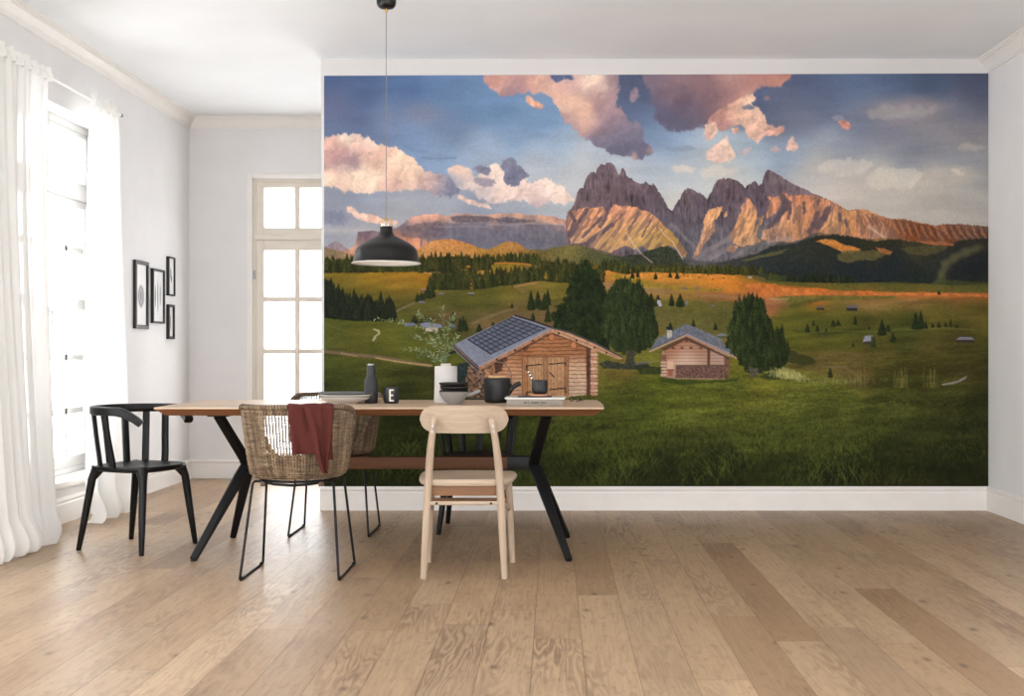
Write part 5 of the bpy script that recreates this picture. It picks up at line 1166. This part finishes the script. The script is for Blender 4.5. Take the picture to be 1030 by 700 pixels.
def local_a(px, z):
    """angle on the near chair's back that appears at pixel column px"""
    best = None
    for i in range(-90, 91):
        a = math.radians(i); p = tub(a, z); X_ = p.x+NEAR[0]; Y_ = p.y+NEAR[1]; q = abs(CX+X_*F/Y_-px)
        if best is None or q < best[0]: best = (q, a)
    return best[1]
def zof(py, Y_=5.17): return CAMZ-(py-CY)*Y_/F
# dark red cloth over the back of the near chair
def cloth_mat():
    m = bpy.data.materials.new('brick_red_linen'); m.use_nodes = True; h = N(m); p = m.node_tree.nodes['Principled BSDF']
    n1 = h.noise(h.coord(), 500, 2); n2 = h.noise(h.coord(), 9, 2)
    h.l.new(h.mix(n1, lin((74,36,32)), lin((94,48,42))), p.inputs['Base Color']); p.inputs['Roughness'].default_value = .9; p.inputs['Specular IOR Level'].default_value = .15
    h.l.new(h.bump(n1, .3, .002), p.inputs['Normal']); return m
M['cloth'] = cloth_mat()
def cloth():
    r = empty('folded_cloth', (NEAR[0], NEAR[1]-.2, .78), 0, 'dark red linen cloth draped over the back of the near wicker chair', 'cloth')
    m_ = MB(); base = Vector((NEAR[0], NEAR[1]-.2, .78))
    def sheet(lft, rgt, off, seed, yin):
        """lft/rgt: pixel outlines [(x, y)...] from top to bottom"""
        rr = random.Random(seed); NU, NV = 26, 40; vs = []
        ly = [p[1] for p in lft]; lx = [p[0] for p in lft]; ry = [p[1] for p in rgt]; rx = [p[0] for p in rgt]
        ph = rr.uniform(0, 6)
        rows = []
        for j in range(-8, NV+1):
            row = []
            for i in range(NU+1):
                u = i/NU
                if j < 0:          # over the rim and down inside
                    t = -j/8; x = lx[0]*(1-u)+rx[0]*u; z = .782+.006; a = local_a(x, .765); p = tub(a, .765); o_ = Vector((p.x, p.y, 0)).normalized()
                    if t < .5: ang = t*2*PI; q = p+o_*(off*math.cos(ang/1)*.9)+Vector((0, 0, .006+.016*math.sin(ang)))
                    else: q = p-o_*(.016+.004)-Vector((0, 0, (t-.5)*.16-.01))
                    f = .002*math.sin(9*u+ph)
                    row.append(q+Vector((0, 0, f)))
                else:
                    t = j/NV; yl = ly[0]+(ly[-1]-ly[0])*t; yr = ry[0]+(ry[-1]-ry[0])*t
                    xl = np.interp(yl, ly, lx); xr = np.interp(yr, ry, rx); x = xl*(1-u)+xr*u; y = yl*(1-u)+yr*u
                    z = zof(y, 5.16); z = min(z, .772); a = local_a(x, max(z, .5)); p = tub(a, max(z, .5)); p.z = z; o_ = Vector((p.x, p.y, 0)).normalized()
                    f = .010*math.sin(2*PI*1.3*u+ph+.8*t)+.006*math.sin(2*PI*2.7*u+ph*2-1.5*t)
                    if u < .05 or u > .95: f -= .003
                    row.append(p+o_*(off+f*(.35+.65*t)))
            rows.append(row)
        vs = [(v+Vector(NEAR)-base) for row in rows for v in row]; n = NU+1
        m_.add(vs, [(j*n+i, j*n+i+1, (j+1)*n+i+1, (j+1)*n+i) for j in range(len(rows)-1) for i in range(NU)])
    sheet([(290, 406.5), (292.5, 430), (294.5, 457)], [(322, 406.5), (322, 430), (324, 457)], .020, 1, 0)
    sheet([(320, 407), (323, 440), (324, 462)], [(332.5, 408), (331.5, 440), (332, 464)], .028, 5, 0)
    sheet([(304, 406), (311, 430), (316, 460), (320.5, 476)], [(331, 407), (329, 430), (325, 462), (324, 477)], .040, 2, 0)
    o = m_.build('cloth_fabric', M['cloth'], r, ang=180)
    md = o.modifiers.new('thick', 'SOLIDIFY'); md.thickness = .0035; md.offset = 0
cloth()

# ---------------------------------------------------------------- pale wooden chair
def wood_chair():
    r = empty('wooden_chair', (-.402, 5.46, 0), 0, 'pale beech chair with a curved backrest, back turned to the camera', 'chair')
    for s in (-1, 1):
        # rear post: floor to backrest, leaning in and slightly back
        pts = [(s*.182, -.204, 0), (s*.172, -.200, .2), (s*.160, -.200, .44), (s*.145, -.232, .60), (s*.127, -.262, .715)]
        P_ = smooth_path(pts, 20); n = len(P_); rad = [.0145+.0035*math.sin(PI*min(1, i/(n-1)*1.15)) for i in range(n)]
        P_.append(P_[-1]+Vector((-s*.001, -.002, .006))); rad.append(.010); P_.append(P_[-1]+Vector((0, -.001, .003))); rad.append(.004)
        MB().tube(P_, rad, 16).build('rear_leg', M['beech'], r, ang=60)
        MB().tube([(s*.203, .204, 0), (s*.192, .196, .25), (s*.182, .19, .414)], [.0135, .0165, .018], 16).build('front_leg', M['beech'], r, ang=60)
        MB().tube([(s*.170, -.198, .335), (s*.190, .196, .262)], 0, 8, flat=(.012, .008), up=(0, 0, 1)).build('side_stretcher', M['beech_h'], r, ang=60)
        MB().rings([[(s*.158-.009, -.195, .414), (s*.158+.009, -.195, .414), (s*.158+.009, -.195, .375), (s*.158-.009, -.195, .375)], [(s*.180-.009, .185, .414), (s*.180+.009, .185, .414), (s*.180+.009, .185, .385), (s*.180-.009, .185, .385)]]).build('side_apron', M['beech_h'], r, ang=30)
        for z in (.688, .662):
            yy = -.262+(.725-z)*.24; xx = s*(.128+(.725-z)*.136)
            MB().lathe([(0, 0), (.0045, 0), (.0045, .003), (0, .003)], 12).build('screw', M['chrome'], r)
            o = bpy.context.scene.objects[-1] if False else None
            sc_ = r.children[-1] if False else [c for c in r.children if c.name.startswith('screw')][-1]
            sc_.location = (xx, yy-.0185, z); sc_.rotation_euler = (PI/2, 0, 0)
    MB().box(-.150, .150, -.192, -.176, .370, .414, .002).build('rear_apron', M['beech_shaded'], r)
    MB().box(-.170, .170, .180, .196, .375, .414, .002).build('front_apron', M['beech_shaded'], r)
    MB().tube([(-.166, -.200, .338), (.166, -.200, .338)], 0, 8, flat=(.009, .009), up=(0, 0, 1)).build('rear_stretcher', M['beech_h'], r, ang=60)
    MB().box(-.185, .185, -.02, -.005, .318, .338, .002).build('cross_stretcher', M['beech_shaded'], r)
    for s in (-1, 1):
        MB().lathe([(0, 0), (.0055, 0), (.0055, .003), (0, .003)], 12).build('bolt', M['black_metal'], r)
        c = [c for c in r.children if c.name.startswith('bolt')][-1]; c.location = (s*.122, -.2085, .338); c.rotation_euler = (PI/2, 0, 0)
    # seat: rounded, softly dished plywood
    def so(k, z, dz=0):
        out = []
        for i in range(64):
            a = 2*PI*i/64; c, s = math.cos(a), math.sin(a); n = 4.2; q = (abs(c)**n+abs(s)**n)**(-1/n)
            y = .215*q*s; x = (.222+.018*(y/.215))*q*c
            out.append((x*k, y*k-.002, z+dz*(x/.22)**2))
        return out
    MB().rings([so(.90, .414), so(.975, .416), so(1, .427), so(.995, .438), so(.965, .445), so(.8, .443), so(.5, .436), so(.15, .434)]).build('seat', M['beech_h'], r, ang=50)
    # backrest: bent plywood panel with rounded ends
    NX, NZ = 40, 14; out = []
    def bp(i, j, off):
        u = -1+2*i/NX; x = .199*u; k = abs(u)
        hz = .062*(max(0, 1-(max(0, (k-.58))/.42)**2.3))**.5 if k > .58 else .062
        hz = max(hz, .004)
        zc = .715+.0*u; z = zc+hz*(-1+2*j/NZ)
        y = -.238+.052*u*u-(z-.66)*.22+off
        return (x, y, z)
    vs = [bp(i, j, 0) for i in range(NX+1) for j in range(NZ+1)]+[bp(i, j, .013) for i in range(NX+1) for j in range(NZ+1)]
    n = NZ+1; B = (NX+1)*n; fs = []
    for i in range(NX):
        for j in range(NZ):
            a = i*n+j; fs += [(a, a+1, a+n+1, a+n), (B+a, B+a+n, B+a+n+1, B+a+1)]
    for i in range(NX): fs += [(i*n, (i+1)*n, B+(i+1)*n, B+i*n), (i*n+NZ, B+i*n+NZ, B+(i+1)*n+NZ, (i+1)*n+NZ)]
    for j in range(NZ): fs += [(j, B+j, B+j+1, j+1), (NX*n+j, NX*n+j+1, B+NX*n+j+1, B+NX*n+j)]
    MB().add(vs, fs).build('backrest', M['beech_h'], r, ang=50, bevel=.003)
wood_chair()
# ---------------------------------------------------------------- pendant lamp
def pendant():
    r = empty('pendant_lamp', (-.865, 6.06, 1.472), 0, 'matt black dome pendant lamp with brass rods hanging over the table', 'lamp')
    prof = [(.177, 0), (.1745, .003), (.168, .012), (.161, .052), (.156, .072), (.145, .086), (.12, .104), (.08, .126), (.05, .140), (.040, .148), (.034, .162), (.032, .180)]
    MB().lathe(prof+[(.0, .181)], 64).build('lamp_shade', M['lamp_black'], r, ang=50)
    MB().lathe([(.1768, .0006), (.1725, .0042), (.1655, .0125), (.1585, .052), (.1535, .070), (.1425, .083), (.118, .101), (.078, .123), (.045, .137), (0, .139)], 64).build('shade_lining', M['lamp_white'], r, ang=50)
    MB().lathe([(.1750, .0030), (.1775, .0016), (.1785, -.0005), (.1768, -.0018), (.1750, -.0006)], 64).build('rolled_lip', M['lamp_white'], r, ang=60)
    MB().lathe([(0, .181), (.030, .181), (.033, .184), (.033, .189), (.030, .191), (0, .191)], 40).build('top_cap', M['lamp_black'], r)
    MB().lathe([(.031, .191), (.032, .214), (.028, .220), (.0, .222)], 40).build('glass_collar', M['lamp_glass'], r, ang=50)
    MB().lathe([(0, .191), (.008, .191), (.008, .232), (.005, .238), (0, .240)], 20).build('cable_grip', M['brass'], r, ang=50)
    for k in range(4):
        a = PI/4+k*PI/2+.25; MB().tube([(.025*math.cos(a), .025*math.sin(a), .186), (.025*math.cos(a), .025*math.sin(a), .228)], .003, 8).build('brass_rod', M['brass'], r)
    MB().lathe([(0, -.02), (.018, -.012), (.028, .012), (.026, .04), (.016, .07), (.014, .10), (0, .10)], 24, (0, 0, .04)).build('light_bulb', M['lamp_white'], r, ang=60)
    top = ZC-1.472
    MB().tube([(0, 0, .236), (0, 0, top-.118)], .0022, 8).build('cable', mat('grey_lamp_cable', (120,116,112), .6), r)
    MB().lathe([(0, top-.1035), (.020, top-.1025), (.038, top-.097), (.047, top-.086), (.0505, top-.07), (.0515, top-.03), (.0515, top), (0, top)], 40).build('ceiling_canopy', M['lamp_black'], r, ang=50)
    MB().lathe([(0, top-.121), (.005, top-.121), (.007, top-.118), (.007, top-.103), (0, top-.103)], 16).build('canopy_nipple', M['brass'], r)
pendant()

# ---------------------------------------------------------------- things on the table
TZ = .75
def at(px, py): Y_ = (CAMZ-TZ)*F/(py-CY); return ((px-CX)*Y_/F, Y_, TZ)
M['cer_white'] = mat('glazed_white_stoneware', (224,220,214), .35, var=.02)
M['cer_grey'] = mat('sage_grey_stoneware', (96,104,104), .4, var=.04)
M['bowl_grey'] = mat('speckled_grey_stoneware', (142,138,134), .45, var=.05, vscale=(150,150,150))
M['bowl_black'] = mat('charcoal_stoneware', (26,23,23), .42, var=.08)
M['iron'] = mat('black_stoneware', (22,22,23), .5, var=.06, vscale=(40,40,40), bump=.08, bscale=300)
M['grinder'] = mat('charcoal_soft_grinder', (36,37,39), .6, var=.03)
M['cup_black'] = mat('matt_black_porcelain', (26,26,31), .45, var=.03)
M['letter'] = mat('cream_letter', (226,214,196), .5)
M['cork'] = mat('cork_lid', (196,160,112), .7, var=.1, vscale=(60,60,60))
M['paper'] = mat('book_paper', (232,230,224), .8, var=.03, vscale=(2,2,260))
M['cover_taupe'] = mat('taupe_book_cloth', (142,134,124), .75, var=.03, vscale=(40,40,40))
M['cover_pale'] = mat('pale_magazine_cover', (186,184,178), .5, var=.1, vscale=(20,20,20))
M['copper'] = mat('copper_brown_wood_coaster', (196,134,98), .4, var=.08, vscale=(4,30,30))
M['slate'] = mat('black_slate', (34,35,38), .5, var=.1)
M['vase'] = mat('pale_grey_vase', (190,186,182), .6, var=.02)
M['leaf'] = mat('silvery_green_leaf', (92,106,62), .55, var=.15, vscale=(14,14,14), col2=(56,76,34))
M['leaf_pale'] = mat('pale_sage_leaf', (140,148,116), .6, var=.1, vscale=(14,14,14), col2=(98,112,74))
M['stem'] = mat('olive_brown_stem', (92,92,58), .7, var=.1)

PL = at(347.5, 405.8)
def plate(z, R_, h, mt, lab, name='plate', cat='plate', foot=.5):
    o = MB().lathe([(0, 0), (R_*foot, 0), (R_*foot, .003), (R_*(foot+.12), .005), (R_*.9, h*.75), (R_*.985, h), (R_, h+.001), (R_*.985, h+.003), (R_*.88, h*.78+.004), (R_*foot, .009), (0, .008)], 72).build(name, mt, None, ang=40)
    o.location = (PL[0], PL[1], PL[2]+z); tag(o, lab, cat, 'stacked plates'); return o
plate(.0, .131, .030, M['cer_white'], 'white coupe plate at the bottom of the stack on the table')
plate(.020, .139, .024, M['cer_white'], 'white plate in the middle of the stack, under the grey one')
plate(.038, .139, .016, M['cer_grey'], 'grey-green plate lying on top of the stacked white plates')
g = at(373.3, 405.6)
r = empty('pepper_grinder', g, 0, 'dark grey bottle-shaped grinder with a steel tip beside the plates', 'grinder')
MB().lathe([(0, 0), (.031, 0), (.034, .003), (.0345, .05), (.0345, .100), (.034, .118), (.030, .130), (.0235, .140), (.0225, .150), (.0225, .192), (.021, .196), (0, .196)], 40).build('body', M['grinder'], r, ang=50)
MB().lathe([(0, .196), (.018, .196), (.0185, .201), (.016, .204), (0, .204)], 32).build('steel_cap', M['chrome'], r)
# small wooden scoop with twine lying behind the grinder
g = at(381.5, 404)
r = empty('wooden_scoop', g, .5, 'small pale wooden scoop half hidden between grinder and letter cup', 'scoop')
MB().lathe([(0, 0), (.010, .001), (.018, .008), (.021, .020), (.019, .020), (.016, .010), (0, .005)], 24).build('bowl', M['rope'], r, ang=60)
MB().tube([(-.018, 0, .018), (-.034, 0, .029), (-.052, 0, .034)], [.004, .0035, .004], 8).build('handle', M['rope'], r)
# letter cup
g = at(393.6, 405.7)
r = empty('letter_cup', g, 0, 'small black porcelain cup printed with a cream letter E', 'cup')
MB().lathe([(0, .0), (.033, 0), (.0365, .003), (.0385, .012), (.0385, .082), (.0375, .084), (.0365, .082), (.0360, .014), (.030, .006), (0, .006)], 48).build('cup_body', M['cup_black'], r, ang=50)
Rc = .0389; m_ = MB()
def on_cyl(x0, x1, z0, z1):
    pts = []
    for k in range(5):
        x = x0+(x1-x0)*k/4; a = x/Rc+.06; pts.append(a)
    ring = lambda R_, z: [(R_*math.sin(a), -R_*math.cos(a), z) for a in pts]
    r0 = ring(Rc, z0)+ring(Rc, z1)[::-1]; r1 = [(p[0]*1.008, p[1]*1.008, p[2]) for p in r0]; m_.rings([r0, r1])
on_cyl(-.0075, .0000, .012, .073)
for z in (.012, .0395, .066): on_cyl(-.0005, .0155 if z != .0395 else .0125, z, z+.0072)
m_.build('letter_e', M['letter'], r, smooth=False)

# vase with branches
V = at(448.5, 404.7)
r = empty('vase', V, 0, 'tall pale grey ribbed vase standing on the table behind the bowls', 'vase')
prof = [(0, 0), (.061, 0), (.0625, .004), (.060, .05), (.0585, .12), (.058, .186), (.056, .190), (.030, .1915), (.0265, .194), (.0265, .203), (.0235, .204), (.022, .198), (.022, .12), (0, .12)]
m_ = MB(); n = 96; rings_ = []
for R_, z in prof:
    rib = .0009 if .004 <= z <= .187 and R_ > .05 else 0
    rings_.append([((R_+rib*math.cos(24*2*PI*k/n))*math.cos(2*PI*k/n), (R_+rib*math.cos(24*2*PI*k/n))*math.sin(2*PI*k/n), z) for k in range(n)] if R_ > 0 else [(1e-5*math.cos(2*PI*k/n), 1e-5*math.sin(2*PI*k/n), z) for k in range(n)])
m_.rings(rings_, cap=False).build('vase_body', M['vase'], r, ang=50)
def branches():
    r = empty('leafy_branch', (V[0], V[1], V[2]+.125), 0, 'airy bunch of thin olive-like branches standing in the pale vase', 'branches')
    rr = random.Random(4); k = V[1]/F
    def pt(px, py, dy=0): return Vector(((px-CX)*k-V[0], dy, CAMZ-(py-CY)*k-V[2]-.125))
    mouth = pt(447.5, 366); root = Vector((0, 0, .004))
    stems = [([(446, 360), (440, 345), (430, 334), (415, 326), (398, 323), (381, 321)], -.10), ([(447, 356), (441, 338), (432, 326), (424, 320), (419, 314)], .06), ([(447, 352), (447, 335), (446, 322), (444, 310)], .04), ([(449, 352), (451, 336), (453, 324), (458, 318)], -.05),
             ([(445, 362), (436, 356), (424, 352), (409, 351)], -.12), ([(445, 360), (436, 347), (424, 341), (412, 338)], .09), ([(448, 358), (444, 344), (438, 334), (436, 322)], -.06), ([(447, 361), (438, 360), (428, 357), (418, 358)], .10), ([(450, 356), (455, 346), (459, 338)], .05)]
    ms, ml, mp_ = MB(), MB(), MB()
    def leaf(mb, p, d, L, w):
        d = d.normalized(); s = d.cross(Vector((rr.uniform(-.5, .5), -1, rr.uniform(-.3, .5)))).normalized(); nn = s.cross(d)
        pts = []; 
        for t, q in ((0, .1), (.2, .7), (.45, 1), (.75, .65), (1, .02)):
            c = p+d*L*t+nn*(.12*L*math.sin(t*2.2)); pts.append((c-s*w*q+nn*w*.25*q, c, c+s*w*q+nn*w*.25*q))
        vs = [v for tr in pts for v in tr]; fs = []
        for i in range(4): a = i*3; fs += [(a, a+1, a+4, a+3), (a+1, a+2, a+5, a+4)]
        mb.add(vs, fs)
    for si, (ctl, dep) in enumerate(stems):
        P_ = [root, mouth*.55, mouth]+[pt(x, y, dep*(i+1)/len(ctl)) for i, (x, y) in enumerate(ctl)]
        path = smooth_path(P_, 40); n = len(path); ms.tube(path, [.0016-.0010*i/n for i in range(n)], 6)
        for i in range(int(n*.42), n, 1):
            for side in (-1, 1):
                if rr.random() < .36: continue
                t = (path[i]-path[i-1]).normalized(); up = Vector((0, 0, 1)); sd = t.cross(Vector((0, 1, 0))).normalized()*side
                d = t*rr.uniform(.4, 1)+sd*rr.uniform(.5, 1)+Vector((0, rr.uniform(-.7, .7), 0))
                leaf(mp_ if rr.random() < (.65 if si in (0, 1, 4, 5) else .3) else ml, path[i], d, rr.uniform(.013, .026), rr.uniform(.0018, .0034))
    for px, py, dx, dz in ((438, 363, -1, .5), (436, 364, -1, .1), (447, 345, .2, -1), (452, 324, .3, 1), (446, 333, .5, .8), (441, 320, -.4, .8)):
        leaf(ml, pt(px+4, py, -.03), Vector((dx, -.3, dz)), .034, .0062)
    ms.build('branch_stems', M['stem'], r, ang=180); a = ml.build('green_leaves', M['leaf'], r, ang=180); b = mp_.build('pale_leaves', M['leaf_pale'], r, ang=180)
branches()

# bowls
B = at(456.5, 406.6)
r = empty('pouring_bowl', B, 0, 'grey stoneware bowl with a stub handle, holding dark bowls', 'bowl')
MB().lathe([(0, 0), (.034, 0), (.037, .004), (.050, .018), (.066, .040), (.0755, .060), (.0765, .064), (.0745, .064), (.064, .043), (.045, .018), (.03, .009), (0, .008)], 56).build('bowl_body', M['bowl_grey'], r, ang=50)
MB().tube([(.066, 0, .046), (.092, 0, .051), (.118, 0, .062), (.134, 0, .068)], [.0105, .0095, .009, .0075], 12).build('handle', M['bowl_grey'], r, ang=60)
names = ('charcoal bowl directly inside the grey pouring bowl', 'charcoal bowl in the middle of the nested dark bowls', 'uppermost charcoal bowl of the nested dark bowls')
for k in range(3):
    o = MB().lathe([(0, 0), (.050, 0), (.056, .002), (.067, .007), (.0735, .015), (.0742, .0225), (.0725, .0225), (.064, .011), (.05, .006), (0, .005)], 56).build('dark_bowl', M['bowl_black'], None, ang=50)
    o.location = (B[0]+(.001, .003, -.001)[k], B[1], B[2]+.049+.0195*k); tag(o, names[k], 'bowl', 'nested charcoal bowls')

# teapot
Tp = at(500, 405.0)
r = empty('teapot', Tp, 0, 'matt black stoneware teapot with a hooped bronze handle and wooden lid', 'teapot')
MB().lathe([(0, 0), (.056, 0), (.062, .004), (.068, .012), (.0695, .02), (.0695, .118), (.0695, .126), (.066, .129), (.060, .1295), (0, .1295)], 64).build('pot_body', M['iron'], r, ang=40)
MB().lathe([(.0695, .118), (.0712, .119), (.0712, .123), (.0695, .124)], 64).build('rim_band', M['iron'], r, ang=40)
MB().lathe([(0, .1295), (.046, .1295), (.047, .131), (.047, .139), (.045, .1415), (0, .1415)], 48).build('lid', M['cork'], r, ang=40)
MB().tube([(.060, -.004, .062), (.082, -.006, .080), (.100, -.008, .092), (.122, -.010, .104)], [.021, .0125, .0115, .0125], 20).build('spout', M['iron'], r, ang=40)
hp = [(-.074, 0, .085), (-.075, 0, .12)]+[(-.074*math.cos(a), 0, .135+.078*math.sin(a)) for a in np.linspace(0, PI, 19)]+[(.075, 0, .12), (.074, 0, .085)]
MB().tube(hp, .0030, 8).build('handle', mat('aged_bronze', (104,86,70), .5, 0, var=.1), r, ang=60)
for s in (-1, 1): MB().tube([(s*.068, 0, .092), (s*.077, 0, .092)], .006, 12).build('handle_lug', M['iron'], r)

# book, magazine, slate, coaster, cup with straw
Bk = at(538, 408.3); k = Bk[1]/F
w = 57*k; h_ = .033
r = empty('hardcover_book', (Bk[0], Bk[1]+.10, TZ), 0, 'thick taupe hardcover book lying flat with its titled spine to the camera', 'book')
MB().box(-w/2, w/2, -.10, -.094, 0, h_, .0015).box(-w/2, w/2, -.10, .10, 0, .0025, .0008).box(-w/2, w/2, -.10, .10, h_-.0025, h_, .0008).build('book_cover', M['cover_taupe'], r)
MB().box(-w/2+.004, w/2-.004, -.094, .096, .0025, h_-.0025).build('pages', M['paper'], r, smooth=False)
m_ = MB(); rr = random.Random(7); x = -w/2+.085
for word in (4, 6, 5):         # the unreadable small capitals of the title
    for c in range(word):
        g_ = rr.choice('nHEIo'); cw = .0062
        m_.box(x, x+.0014, -.1012, -.0999, .0125, .0205)
        if g_ != 'I': m_.box(x+.0036, x+.005, -.1012, -.0999, .0125, .0205)
        if g_ in 'nEo': m_.box(x, x+.005, -.1012, -.0999, .0191, .0205)
        if g_ in 'HE': m_.box(x, x+.005, -.1012, -.0999, .0158, .0172)
        if g_ in 'Eo': m_.box(x, x+.005, -.1012, -.0999, .0125, .0139)
        x += cw+.0006
    x += .007
m_.build('spine_title', mat('black_print', (40,36,34), .6), r, smooth=False)
MB().box(w/2-.024, w/2-.014, -.1006, -.0999, .008, .024).build('spine_label', mat('grey_print', (140,132,124), .6), r, smooth=False)
r = empty('magazine', (Bk[0]-.004, Bk[1]+.10, TZ+h_), math.radians(-1.5), 'thin pale magazine with curling pages lying on the taupe book', 'magazine')
MB().box(-w/2-.002, w/2+.014, -.100, .105, 0, .0065, .0012).build('pages', M['paper'], r)
MB().box(-w/2-.004, w/2+.012, -.102, .104, .0065, .0078, .0005).build('cover', M['cover_pale'], r)
zt_ = TZ+h_+.0078
o = MB().box(-.085, .085, -.055, .055, 0, .005, .0015).build('slate_board', M['slate'], None); o.location = (Bk[0]-.002, Bk[1]+.085, zt_); o.rotation_euler = (0, 0, .04)
tag(o, 'thin black slate board on the pale magazine', 'board')
o = MB().lathe([(0, 0), (.040, 0), (.043, .002), (.043, .007), (.041, .009), (0, .009)], 48).build('wooden_coaster', M['copper'], None, ang=40); o.location = (Bk[0]+.018, Bk[1]+.085, zt_+.005)
tag(o, 'round reddish wooden coaster under the small black cup', 'coaster')
cl = (Bk[0]+.023, Bk[1]+.085, zt_+.014)
r = empty('small_cup', cl, 0, 'small black handleless cup on the coaster, holding a striped straw', 'cup')
MB().lathe([(0, 0), (.026, 0), (.033, .003), (.0385, .012), (.040, .022), (.040, .068), (.039, .070), (.038, .068), (.0378, .022), (.030, .007), (0, .006)], 48).build('cup_body', M['iron'], r, ang=50)
r = empty('drinking_straw', cl, 0, 'black and white striped paper straw leaning left out of the small cup', 'straw')
a_, b_ = Vector((.012, .0, .012)), Vector((-.062, .004, .122)); ms1, ms2 = MB(), MB(); nseg = 18
M['straw_w'] = mat('white_straw_paper', (234,232,226), .6); M['straw_b'] = mat('black_straw_paper', (26,26,28), .6)
a_ = Vector((-.004, .0, .008)); nseg = 15
for i in range(nseg): (ms1 if i % 2 else ms2).tube([a_.lerp(b_, i/nseg), a_.lerp(b_, (i+1)/nseg)], .0045, 10)
ms1.build('white_stripes', M['straw_w'], r, ang=60); ms2.build('black_stripes', M['straw_b'], r, ang=60)
# folded pair of dark spectacles behind the book, at its right end
E = at(578, 404.2)
r = empty('spectacles', (E[0], E[1], TZ), -.5, 'small black round-rimmed spectacles lying past the right end of the book', 'spectacles')
for s in (-1, 1): MB().tube([(s*.018+.013*math.cos(2*PI*i/24), 0, .0165+.013*math.sin(2*PI*i/24)) for i in range(24)], .0022, 8, loop=True).build('lens_rim', M['black_metal'], r, ang=60)
MB().tube([(-.006, 0, .020), (0, 0, .022), (.006, 0, .020)], .0018, 8).build('bridge', M['black_metal'], r)
for s in (-1, 1): MB().tube([(s*.031, 0, .020), (s*.034, .004, .020), (s*.026, .05, .012), (s*-.01, .085+.005*s, .004)], .0018, 8).build('temple_arm', M['black_metal'], r)
